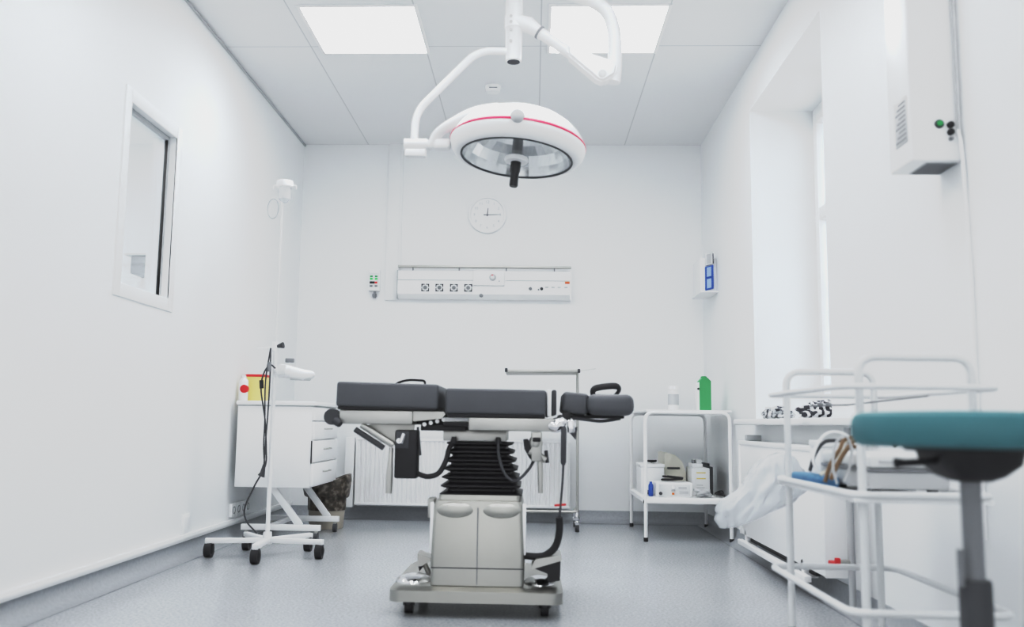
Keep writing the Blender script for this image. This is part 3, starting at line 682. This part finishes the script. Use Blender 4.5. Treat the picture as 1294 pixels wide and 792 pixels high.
# base with covers, feet and castors
bs = MB().rrect([(.055, -.20, 3.76, .315, .33), (.095, -.20, 3.76, .315, .33), (.108, -.20, 3.76, .295, .31)], .04, 6).build('base', 'steel', ot)
b = MB().sphere((-.44, 3.58, .104), .06, (1.15, 1.4, .5), 12); b.build('base_cover', 'chrome', bs)
b = MB().sphere((.03, 3.58, .104), .06, (1.0, 1.4, .5), 12); b.build('base_cover', 'chrome', bs)
f1 = MB().prism([(-.445, .190), (-.385, .168), (-.425, .142), (-.442, .140)], 'y', 3.70, 3.80).build('foot_pedal', 'steelmatt', bs)
MB().prism([(-.442, .144), (-.422, .144), (-.436, .120)], 'y', 3.702, 3.798).build('pedal_arm', 'black', f1)
MB().tube([(-.425, 3.75, .150), (-.40, 3.75, .100)], .010, 10).build('pedal_stem', 'steelmatt', f1)
f2 = MB().prism([(.0, .182), (.015, .208), (.108, .226), (.110, .205), (.0, .172)], 'y', 3.47, 3.60).build('foot_pedal', 'steelmatt', bs)
MB().prism([(.008, .176), (.106, .205), (.104, .135), (.062, .125), (.058, .158)], 'y', 3.475, 3.59).build('pedal_arm', 'black', f2)
MB().tube([(.085, 3.53, .15), (.06, 3.56, .095)], .014, 10).build('pedal_stem', 'chrome', f2)
for x in (-.45, .05):
    for y in (3.52, 4.0):
        c_ = MB().cyl((x, y, .058), (x, y, .03), .022, n=16).build('castor', 'darkgrey', bs)
        MB().cyl((x-.014, y, .024), (x+.014, y, .024), .0235, n=18).build('wheel', 'black', c_)
# clamps, lever and head joint on the near side
jt = MB().sphere((.012, ya+.03, .628), .026, (1, 1, 1.1), 12); jt.tube([(-.01, ya+.03, .60), (.05, ya+.03, .565)], [.018, .012], 12); jt.box(-.005, .035, ya+.01, ya+.05, .56, .668, .006); jt.build('clamp', 'steelmatt', ot)
MB().box(.0, .03, ya, ya+.014, .632, .648, .003).build('clamp_knob', 'black', ot)
MB().prism([(-.035, .64), (-.018, .642), (.012, .60), (.01, .565), (-.01, .57), (-.03, .605)], 'y', ya+.02, ya+.035).build('clamp_arm', 'black', ot)
MB().tube([(.05, ya+.04, .60), (.056, ya+.04, .555)], .007, 8).build('clamp_pin', 'darkgrey', ot)
MB().tube([(.028, ya+.03, .575), (.030, ya+.025, .52), (.031, ya+.025, .445)], [.010, .011, .009], 12).build('lever', 'steelmatt', ot)
b = MB().tube([(.065, ya+.03, .69), (.115, ya+.03, .705), (.125, ya+.03, .70)], [.024, .026, .018], 14); b.sphere((.085, ya+.02, .690), .026, (1.4, 1, .9), 12); b.build('head_joint', 'chrome', ot)
b = MB().box(.128, .158, ya+.01, ya+.05, .665, .715, .006); b.build('head_clamp', 'chrome', ot)
MB().prism([(.135, .668), (.165, .69), (.16, .64)], 'y', ya+.02, ya+.04).build('head_bracket', 'darkgrey', ot)
MB().box(.11, .14, ya+.02, ya+.06, .715, .742, .005).build('head_knob', 'black', ot)
MB().tube(catmull([(.15, ya+.08, .722), (.20, ya+.08, .716), (.26, ya+.09, .711), (.33, ya+.09, .722)], 5), .006, 8).build('head_rail', 'darkgrey', ot)
hc = MB().tube([(.113, ya-.01, .69), (.114, ya-.012, .68), (.113, ya-.012, .56), (.113, ya-.012, .55)], [.007, .0105, .0105, .006], 12).build('hand_control', 'darkgrey', ot)
MB().tube(catmull([(.113, ya-.012, .55), (.110, ya, .48), (.104, ya+.01, .40), (.100, ya+.02, .345)], 6), .004, 8).build('cable', 'darkgrey', ot)
MB().tube([(.082, ya+.01, .403), (.124, ya+.01, .407)], .004, 8).build('tag', 'red', ot)
MB().tube(catmull([(.100, ya+.02, .36), (.101, ya+.03, .31), (.088, ya+.04, .255), (.055, ya+.05, .222), (.02, ya+.06, .213), (-.04, ya+.07, .215)], 8), .013, 12).build('hose', 'black', ot)

# ------------------------------------------------------------------ two-tier trolley by the corner
tr = thing('equipment_trolley', 'white two-tier steel trolley with thin legs in the corner by the radiator', 'trolley', (.95, 6.2, 0))
fx0, fx1, fy0, fy1 = .692, 1.208, 5.79, 6.62
for yy in (fy0, fy1):
    for x in (fx0, fx1):
        sgn = 1 if x == fx0 else -1
        lg = MB().tube(fillet([(x, yy, .02), (x, yy, .779), (.95, yy, .779)], .055, 6), .0115, 12).build('leg', 'white', tr)
        MB().cyl((x, yy, .0005), (x, yy, .025), .0135, n=14).build('rubber_foot', 'black', lg)
MB().box(fx0+.006, fx1+.012, fy0-.006, fy1+.006, .782, .796, .003).build('top_shelf', 'white', tr)
MB().box(fx0+.004, fx1-.004, fy0+.004, fy1-.004, .238, .262, .004).build('lower_shelf', 'white', tr)
for y in (fy0, fy1): MB().box(fx0, fx1, y-.010, y+.010, .228, .256, .003).build('shelf_rail', 'white', tr)
for x in (fx0, fx1): MB().box(x-.010, x+.010, fy0, fy1, .228, .256, .003).build('shelf_rail', 'white', tr)
MB().cyl((fx0-.013, fy0+.006, .238), (fx0-.005, fy0+.006, .238), .011, n=14).build('bolt', 'black', tr)

b_ = thing('plastic_bottle', 'clear white plastic bottle on the trolley top beside the green carton', 'bottle', (.90, 6.02, .796))
MB().lathe([(.030, .7965), (.034, .80), (.034, .915), (.031, .922), (.031, .925), (.0, .926)], (.90, 6.02, 0)).build('body', 'whiteplastic', b_)
MB().lathe([(.0345, .83), (.0345, .90)], (.90, 6.02, 0), caps=(False, False)).build('label_band', 'lightgrey', b_)
MB().lathe([(.033, .926), (.033, .948), (.030, .952), (0, .952)], (.90, 6.02, 0)).build('cap', 'trim', b_)
gc = thing('green_carton', 'green carton with sloped top on the corner trolley', 'carton', (1.09, 6.02, .796))
MB().prism([(1.062, .7965), (1.135, .7965), (1.135, .985), (1.115, 1.005), (1.080, 1.005), (1.062, .985)], 'y', 5.99, 6.07).build('body', 'green', gc)
MB().prism([(1.046, .7965), (1.0615, .7965), (1.0615, .978), (1.046, .965)], 'y', 5.992, 6.068).build('side_panel', 'whiteplastic', gc)
MB().cyl((1.054, 5.992, .935), (1.054, 5.984, .935), .007, n=12).build('tap', 'black', gc)
MB().lathe([(.02, 1.005), (.02, 1.014), (.012, 1.018)], (1.097, 6.03, 0), 16).build('cap', 'green', gc)

SH = .2625
e = thing('control_unit', 'small white control unit with knob, front of the corner trolley lower shelf', 'medical device', (.87, 5.95, SH))
MB().box(.765, .985, 5.85, 6.07, SH, .350, .006, 3).build('housing', 'whiteplastic', e)
fp = MB().box(.782, .972, 5.847, 5.851, .272, .340, .002).build('front_panel', 'offwhite', e)
MB().lathe([(.011, 0), (.009, -.012)], (.868, 5.847, .322), 16, 'y').build('knob', 'whiteplastic', e)
MB().box(.856, .880, 5.8445, 5.848, .298, .308).build('display', 'lightgrey', fp, False); MB().box(.860, .874, 5.8445, 5.848, .278, .290).build('display', 'orange', fp, False)
MB().box(.90, .95, 5.8455, 5.848, .312, .326).build('marking', 'lightgrey', fp, False); MB().box(.905, .96, 5.8455, 5.848, .284, .300).build('marking', 'lightgrey', fp, False)
MB().cyl((.790, 5.847, .285), (.790, 5.835, .285), .010, n=14).build('jack', 'darkgrey', e)
e = thing('storage_box', 'plain white box on the lower shelf behind the trolley front leg', 'box', (.76, 6.2, SH))
MB().box(.70, .85, 6.10, 6.38, SH, .43, .006, 3).build('body', 'whiteplastic', e); MB().box(.697, .853, 6.097, 6.383, .43, .452, .005).build('lid', 'white', e)
e = thing('compressor', 'cream curved machine at the back of the corner trolley lower shelf', 'medical device', (.94, 6.35, SH))
MB().prism([(.862, SH), (1.0, SH), (1.0, .40), (.975, .47), (.93, .51), (.88, .525), (.862, .52)], 'y', 6.18, 6.5).build('housing', 'cream', e)
MB().box(.87, .995, 6.172, 6.181, .275, .38, .003).build('front_panel', 'cream', e)
MB().tube([(.88, 6.175, .425), (.96, 6.175, .425)], .006, 8).build('grip', 'darkgrey', e)
e = thing('blue_flask', 'small dark blue flask beside the trolley control unit', 'flask', (.742, 5.92, SH))
MB().lathe([(.012, SH), (.015, SH+.004), (.015, .33), (.008, .342), (.008, .352), (0, .353)], (.740, 5.92, 0), 18).build('body', 'blue', e)
MB().cyl((.740, 5.92, .352), (.740, 5.92, .362), .010, n=14).build('cap', 'whiteplastic', e)
e = thing('printed_unit', 'upright white unit with yellow markings on the corner trolley lower shelf', 'medical device', (1.07, 6.1, SH))
MB().box(1.01, 1.125, 6.02, 6.24, SH, .435, .005, 3).build('housing', 'whiteplastic', e)
fp = MB().box(1.03, 1.118, 6.0165, 6.021, .285, .425, .002).build('front_panel', 'trim', e)
MB().box(1.04, 1.098, 6.014, 6.017, .402, .409).box(1.04, 1.098, 6.014, 6.017, .366, .373).build('marking', 'yellow', fp, False)
MB().box(1.04, 1.09, 6.014, 6.017, .310, .314).box(1.04, 1.08, 6.014, 6.017, .326, .330).build('marking', 'lightgrey', fp, False)
MB().box(1.017, 1.085, 6.04, 6.20, .435, .462, .004).build('upper_block', 'white', e); MB().box(1.045, 1.08, 6.05, 6.18, .462, .486, .003).build('upper_block', 'offwhite', e)
MB().lathe([(.012, .462), (.012, .485)], (1.03, 6.07, 0), 14).build('post', 'midgrey', e)
for x, y, w, hh, lab in ((1.16, 6.34, .018, .455, 'taller thin black folder standing behind the printed unit'), (1.145, 6.16, .022, .44, 'thin dark folder standing between printed unit and wall')):
    e = MB().box(x-w/2, x+w/2, y-.08, y+.12, SH, hh, .003).build('folder', 'darkgrey'); solo(e, lab, 'folder', 'dark folders on the corner trolley')
def tangle(name, c, s, n, r_, m, label, cat, seed, fl=None):
    rnd = random.Random(seed); pts = []
    for k in range(n):
        a = k*1.9+rnd.uniform(-.4, .4); q = rnd.uniform(.5, 1.)
        pts.append((c[0]+s[0]*q*math.cos(a), c[1]+s[1]*q*math.sin(a), c[2]+r_+s[2]*rnd.random()))
    o = MB().tube(catmull(pts, 8), r_, 8).build(name, m); return solo(o, label, cat)
tangle('power_cable', (.885, 5.98, .350), (.075, .06, .03), 9, .0055, 'black', 'black cable coiled on top of the trolley control unit', 'cable', 3)
tangle('breathing_hose', (1.05, 5.87, SH), (.055, .04, .035), 10, .011, 'lightgrey', 'grey hoses tangled on the shelf in front of the printed unit', 'hose', 5)
tangle('power_cable', (1.165, 5.93, SH), (.030, .08, .03), 10, .006, 'black', 'black cable tangled among the grey hoses on the corner trolley', 'cable', 8)
tangle('power_cable', (.735, 6.02, SH), (.03, .10, .02), 7, .006, 'darkgrey', 'dark cable lying along the trolley shelf edge by the white box', 'cable', 9)
tangle('power_cable', (.775, 6.24, .452), (.05, .08, .015), 7, .006, 'black', 'black cable looped on the lid of the plain white box', 'cable', 12)

# ------------------------------------------------------------------ right wall: radiator, pipe, sill things
pr = thing('panel_radiator', 'flat white panel radiator under the window sill', 'radiator', (1.18, 4.45, .12))
MB().box(1.135, 1.155, 3.72, 5.20, .125, .605, .004).build('front_panel', 'white', pr)
MB().box(1.155, 1.225, 3.725, 5.195, .14, .60, .003).build('core', 'trim', pr)
MB().box(1.130, 1.23, 3.712, 5.208, .600, .624, .005).build('top_grille', 'white', pr)
MB().box(1.13, 1.23, 5.19, 5.208, .125, .605, .003).build('side_cover', 'white', pr); MB().box(1.13, 1.23, 3.712, 3.73, .125, .605, .003).build('side_cover', 'white', pr)
for y in (4.0, 4.9): MB().box(1.225, XR-.0005, y-.03, y+.03, .2, .55, .003).build('bracket', 'lightgrey', pr)
MB().box(1.115, 1.145, 3.95, 5.20, .070, .096, .004).build('bottom_rail', 'white', pr)
MB().box(1.16, 1.20, 3.95, 5.19, .096, .141, .002).build('gap_shade', 'black', pr)  # black strip standing in for the shade below the radiator core
for y in (4.05, 5.1): MB().box(1.135, 1.20, y-.012, y+.012, .075, .15, .002).build('rail_bracket', 'white', pr)
MB().box(1.14, 1.22, 5.05, 5.09, .6245, .655, .004).build('vent_knob', 'lightgrey', pr)
pp = thing('heating_pipe', 'vertical grey heating pipe with red valve beside the panel radiator', 'pipe', (1.2, 3.60, 0))
MB().cyl((1.195, 3.61, .0005), (1.195, 3.61, .70), .013, n=14).build('riser', 'lightgrey', pp)
MB().cyl((1.215, 3.54, .0005), (1.215, 3.54, .70), .013, n=14).build('riser', 'lightgrey', pp)
v = MB().cyl((1.185, 3.61, .20), (1.14, 3.60, .20), .012, n=14).build('valve', 'steelmatt', pp)
MB().box(1.115, 1.14, 3.565, 3.635, .190, .205, .004).box(1.12, 1.138, 3.555, 3.575, .198, .222, .003).build('valve_handle', 'red', v)

def lump(name, c, s, m, label, cat, seed, k=2.2, amp=.3):
    b = MB(); bmesh.ops.create_icosphere(b.bm, subdivisions=4, radius=1.)
    for v in b.bm.verts:
        d = 1+amp*noise.noise(v.co*k+Vector((seed, 0, 0)))+.12*noise.noise(v.co*k*3+Vector((0, seed, 0)))
        v.co = Vector((c[0]+s[0]*v.co.x*d, c[1]+s[1]*v.co.y*d, max(c[2], c[2]+s[2]*.55+s[2]*v.co.z*d)))
    o = b.build(name, m); return solo(o, label, cat)
lump('folded_cloth', (1.36, 4.42, .7385), (.10, .26, .055), 'cloth', 'black and white patterned cloth folded on the window sill', 'cloth', 3.1)
lump('plastic_pouch', (1.28, 4.93, .7385), (.07, .15, .045), 'stained', 'clear pouch with dark print on the far end of the window sill', 'pouch', 7.7)

# air steriliser on the wall near the camera
ub = thing('air_steriliser', 'tall white wall unit with green button and vents beside the window recess', 'air steriliser', (1.17, 2.76, 1.475))
MB().box(1.100, XR-.0005, 2.68, 2.845, 1.476, 2.45, .006, 3).build('housing', 'whiteplastic', ub)
MB().box(1.15, 1.24, 2.70, 2.83, 1.4735, 1.4765).build('bottom_vent', 'lightgrey', ub, False)
for k in range(9): MB().box(1.153, 1.237, 2.706+.0135*k, 2.712+.0135*k, 1.471, 1.4745).build('vent_slat', 'midgrey', ub, False)
lb = MB().box(1.0975, 1.1005, 2.70, 2.79, 1.54, 1.68, .001).build('type_plate', 'lightgrey', ub)
b = MB()
for k in range(9): b.box(1.0965, 1.098, 2.708, 2.782-.012*(k % 3), 1.55+.0142*k, 1.556+.0142*k)
b.build('marking', 'midgrey', lb, False)
gb = MB().lathe([(.013, 0), (.013, -.005), (.010, -.006)], (1.182, 2.68, 1.585), 22, 'y').build('button_ring', 'darkgrey', ub)
MB().lathe([(.0085, 0), (.0085, -.005), (.006, -.007)], (1.182, 2.675, 1.585), 20, 'y').build('button', 'greenlamp', gb)
for x, z, r_ in ((1.213, 1.582, .0095), (1.213, 1.560, .0095), (1.213, 1.540, .006)):
    MB().lathe([(r_, 0), (r_, -.01), (r_*.6, -.013)], (x, 2.68, z), 18, 'y').build('fuse_holder', 'black' if r_ > .008 else 'midgrey', ub)
MB().tube(catmull([(1.232, 2.672, 1.565), (1.236, 2.665, 1.52), (1.238, 2.662, 1.40), (1.240, 2.655, 1.15), (1.239, 2.655, .9), (1.241, 2.65, .62), (1.241, 2.65, .40)], 6), .0055, 8).build('cable', 'whiteplastic', ub)
MB().tube([(1.232, 2.672, 2.30), (1.232, 2.672, 1.56)], .004, 8).build('cable', 'lightgrey', ub)

# ------------------------------------------------------------------ instrument trolley near the camera
nt_ = thing('tubular_trolley', 'white tubular trolley with arched end frames near the green stool', 'trolley', (.93, 2.62, 0))
tx0, tx1, ty0, ty1, tt = .793, 1.062, 2.30, 2.95, .0105
for yy, zt in ((ty0, .871), (ty1, .871)):
    MB().tube(fillet([(tx0, yy, .09), (tx0, yy, zt), (tx1, yy, zt), (tx1, yy, .09)], .045, 7), tt, 14).build('end_frame', 'tube', nt_)
def loop(x0, x1, y0, y1, z, r_, rad, name):
    pts = [(x0, (y0+y1)/2, z), (x0, y0, z), (x1, y0, z), (x1, y1, z), (x0, y1, z), (x0, (y0+y1)/2, z)]
    return MB().tube(fillet(pts, rad, 6)[:-1], r_, 12, closed=True).build(name, 'tube', nt_)
loop(.745, 1.115, 2.26, 2.99, .797, .0075, .05, 'guard_rail')
loop(.742, 1.118, 2.255, 2.985, .272, .0095, .05, 'lower_rail')
MB().box(.765, 1.09, 2.275, 2.975, .522, .532, .003).build('shelf', 'white', nt_)
loop(.765, 1.09, 2.275, 2.975, .540, .0095, .04, 'shelf_rim')
for x in (tx0, tx1):
    for y in (ty0, ty1):
        c_ = MB().cyl((x, y, .10), (x, y, .06), .012, n=14).build('castor', 'steelmatt', nt_)
        MB().cyl((x-.012, y, .035), (x+.012, y, .035), .0345, n=20).build('wheel', 'darkgrey', c_)
MB().tube([(tx0+.075, ty1+.012, .765), (tx0+.19, ty1+.012, .770), (tx1+.04, ty1-.3, .79)], .003, 8).build('wire', 'midgrey', nt_)
for x in (.90, .925): MB().cyl((x-.008, ty1+.012, .770), (x+.008, ty1+.012, .770), .006, n=10).build('wire_clip', 'midgrey', nt_)

TS = .5325
dv = thing('instrument_case', 'flat white layered device case on the tubular trolley shelf', 'medical device', (.95, 2.58, TS))
for x in (.88, 1.02):
    for y in (2.45, 2.72): MB().cyl((x, y, TS), (x, y, .548), .014, n=14).build('foot', 'darkgrey', dv)
MB().box(.845, 1.045, 2.40, 2.78, .546, .590, .006, 3).build('lower_body', 'lightgrey', dv)
MB().box(.842, 1.048, 2.397, 2.783, .590, .597, .001).build('seam', 'midgrey', dv)
MB().box(.845, 1.045, 2.40, 2.78, .597, .632, .010, 3).build('lid', 'offwhite', dv)
MB().box(.87, 1.02, 2.394, 2.401, .612, .617, .001).build('latch', 'lightgrey', dv)
bp = solo(MB().box(.780, .838, 2.60, 2.88, TS, .566, .010, 3).build('blue_pack', 'bluepack'), 'blue wrapped pack on the tubular trolley shelf under the tangled tubes', 'pack')
wb = thing('small_box', 'little white box behind the tangled tubes on the tubular trolley', 'box', (.87, 2.85, TS))
MB().box(.845, .905, 2.80, 2.90, TS, .640, .004).build('body', 'white', wb); MB().box(.843, .907, 2.798, 2.902, .64, .66, .003).build('lid', 'trim', wb)
def tube_thing(pts, r_, m, label):
    return solo(MB().tube(catmull(pts, 8), r_, 8).build('tube', m), label, 'tube', 'loose tubes on the tubular trolley')
tube_thing([(.772, 2.52, .556), (.79, 2.53, .600), (.815, 2.53, .640), (.835, 2.55, .665), (.87, 2.56, .672), (.89, 2.57, .655), (.865, 2.56, .648)], .0055, 'brass', 'brown tube arching from the shelf edge to the white device case')
tube_thing([(.775, 2.48, .565), (.80, 2.49, .61), (.835, 2.50, .655), (.875, 2.51, .685), (.93, 2.52, .680), (.96, 2.52, .650)], .006, 'brass', 'brown tube lying over the top of the device case lid')
tube_thing([(.785, 2.62, .575), (.772, 2.62, .61), (.79, 2.63, .655), (.825, 2.64, .685), (.87, 2.65, .68), (.90, 2.65, .650)], .004, 'whiteplastic', 'thin white tube curling above the blue pack')
tube_thing([(.778, 2.58, .572), (.80, 2.58, .585), (.83, 2.60, .60), (.842, 2.60, .635), (.862, 2.62, .662), (.905, 2.62, .668), (.94, 2.62, .652)], .005, 'cream', 'cream tube lying across the blue pack and white device case')
tube_thing([(.778, 2.44, .556), (.772, 2.45, .60), (.785, 2.46, .660), (.815, 2.47, .676), (.83, 2.48, .64), (.822, 2.48, .59), (.805, 2.47, .560)], .0035, 'lightgrey', 'thin grey tube standing in a loop at the shelf end')
tube_thing([(.785, 2.70, .575), (.80, 2.70, .62), (.825, 2.70, .655), (.855, 2.70, .662), (.90, 2.70, .660), (.935, 2.69, .645)], .0055, 'darkgrey', 'dark tube bent over the blue pack beside the cream tube')
# plastic bag hanging from the trolley end
b = MB(); rings = []; prof_ = [(.61, .03, .830, .02), (.605, .05, .812, .04), (.585, .085, .778, .055), (.545, .115, .742, .06), (.50, .145, .716, .065), (.46, .155, .694, .065), (.43, .14, .676, .055), (.405, .10, .655, .045), (.392, .05, .64, .03), (.388, .01, .63, .01)]
prof = []
for q0, q1 in zip(prof_, prof_[1:]):
    for t in (0, .25, .5, .75): prof.append(tuple(u*(1-t)+v_*t for u, v_ in zip(q0, q1)))
prof.append(prof_[-1])
for k, (z, hx, cxx, hy) in enumerate(prof):
    ring = []
    for i in range(72):
        a = 2*math.pi*i/72; w = 1+.30*noise.noise(Vector((math.cos(a)*2.4, math.sin(a)*2.4, z*16)))+.20*noise.noise(Vector((math.cos(a)*6, math.sin(a)*6, z*9)))+.12*noise.noise(Vector((math.cos(a)*11, math.sin(a)*11, z*22)))
        ring.append(Vector((min(cxx, .735)+.035+hx*.78*w*math.cos(a), 3.06+hy*w*math.sin(a), z+.03*math.cos(a)*min(1, hx*10))))
    rings.append(ring)
b.rings(rings, True, True)
solo(b.build('plastic_bag', 'film', ang=70), 'translucent white plastic bag hanging from the end of the tubular trolley', 'plastic bag')

# ------------------------------------------------------------------ stool with teal seat
st = thing('stool', 'padded stool with teal seat on a dark stem beside the tubular trolley', 'stool', (.735, 1.62, 0))
ox, oy = .738, 1.62
MB().lathe([(0, .668), (.17, .668), (.181, .674), (.185, .685), (.185, .708), (.181, .719), (.168, .7255), (.10, .7275), (0, .728)], (ox, oy, 0), 56).build('seat', 'teal', st)
MB().lathe([(0, .661), (.10, .661), (.105, .668), (0, .668)], (ox, oy, 0), 40).build('seat_board', 'black', st)
MB().rrect([(.612, ox, oy, .030, .030), (.620, ox, oy, .045, .045), (.640, ox, oy, .064, .064), (.661, ox, oy, .068, .068)], .02).build('seat_bracket', 'black', st)
MB().tube([(ox-.05, oy-.02, .645), (ox-.12, oy-.03, .641), (ox-.135, oy-.03, .641)], [.006, .006, .009], 10).build('lever', 'black', st)
MB().cyl((ox, oy, .615), (ox, oy, .42), .0165, n=20).build('piston', 'midgrey', st)
MB().lathe([(.024, .45), (.026, .445), (.026, .16), (.032, .12)], (ox, oy, 0), 22).build('column', 'darkgrey', st)
MB().tube([(ox-.027, oy-.01, .50), (ox-.027, oy-.01, .44)], .006, 8).build('stop_pin', 'midgrey', st)
for k in range(5):
    a = 2*math.pi*k/5+.3; ex, ey = ox+.25*math.cos(a), oy+.25*math.sin(a)
    lg = MB().tube([(ox+.015*math.cos(a), oy+.015*math.sin(a), .13), (ox+.14*math.cos(a), oy+.14*math.sin(a), .105), (ex, ey, .075)], [.02, .017, .013], 12).build('leg', 'darkgrey', st)
    MB().cyl((ex-.012, ey, .027), (ex+.012, ey, .027), .026, n=18).build('castor', 'black', lg); MB().cyl((ex, ey, .075), (ex, ey, .045), .009, n=10).build('castor_stem', 'midgrey', lg)

# ------------------------------------------------------------------ light
w = bpy.data.worlds.new('sky'); scene.world = w; w.use_nodes = True
bg = w.node_tree.nodes['Background']; bg.inputs['Color'].default_value = (.96, .98, 1., 1); bg.inputs['Strength'].default_value = 1.15
def area(name, loc, rot, sx_, sy_, e_, col=(1, 1, 1)):
    l = bpy.data.lights.new(name, 'AREA'); l.shape = 'RECTANGLE'; l.size = sx_; l.size_y = sy_; l.energy = e_; l.color = col
    o = bpy.data.objects.new(name, l); COL.objects.link(o); o.location = loc; o.rotation_euler = rot; return o
area('window_daylight', (XR+.52, 4.6, 1.65), (0, R(90), 0), 1.7, 1.25, 8, (.93, .97, 1.))
area('next_room_fill', (XL-1.6, 4.2, 2.78), (0, 0, 0), 1.2, 1.2, 75)  # unseen area light added to brighten the room behind the inner window

# ------------------------------------------------------------------ camera
cam = bpy.data.cameras.new('camera'); co = bpy.data.objects.new('camera', cam); COL.objects.link(co); scene.camera = co
yaw, pitch, roll, hc_ = .04167, .12646, .01419, .6964
rt = Vector((math.cos(yaw), math.sin(yaw), 0)); fw_ = Vector((-math.sin(yaw)*math.cos(pitch), math.cos(yaw)*math.cos(pitch), math.sin(pitch))); up = rt.cross(fw_)
rt2 = rt*math.cos(roll)+up*math.sin(roll); up2 = -rt*math.sin(roll)+up*math.cos(roll)
co.matrix_world = Matrix((( rt2.x, up2.x, -fw_.x, 0), (rt2.y, up2.y, -fw_.y, 0), (rt2.z, up2.z, -fw_.z, hc_), (0, 0, 0, 1)))
cam.sensor_width = 36; cam.lens = 36*1172.4/1294; cam.shift_x = 21/1294; cam.shift_y = -10/1294; cam.clip_start = .05
cam.dof.use_dof = True; cam.dof.focus_distance = 5.6; cam.dof.aperture_fstop = 2.4
scene.view_settings.view_transform = 'Standard'; scene.view_settings.look = 'None'; scene.view_settings.exposure = 0
scene.view_settings.use_curve_mapping = True        # soft high-key tone curve, as a photo print
cmap = scene.view_settings.curve_mapping; cmap.extend = 'HORIZONTAL'; cmap.use_clip = False
cv = cmap.curves[3]
cv.points[0].location = (0, .002); cv.points[1].location = (1.0, .84)
for x_, y_ in ((.02, .0165), (.055, .040), (.13, .115), (.28, .35), (.40, .51), (.50, .61), (.74, .695)): cv.points.new(x_, y_)
cmap.update()
scene.cycles.max_bounces = 12; scene.cycles.diffuse_bounces = 8; scene.cycles.transparent_max_bounces = 16
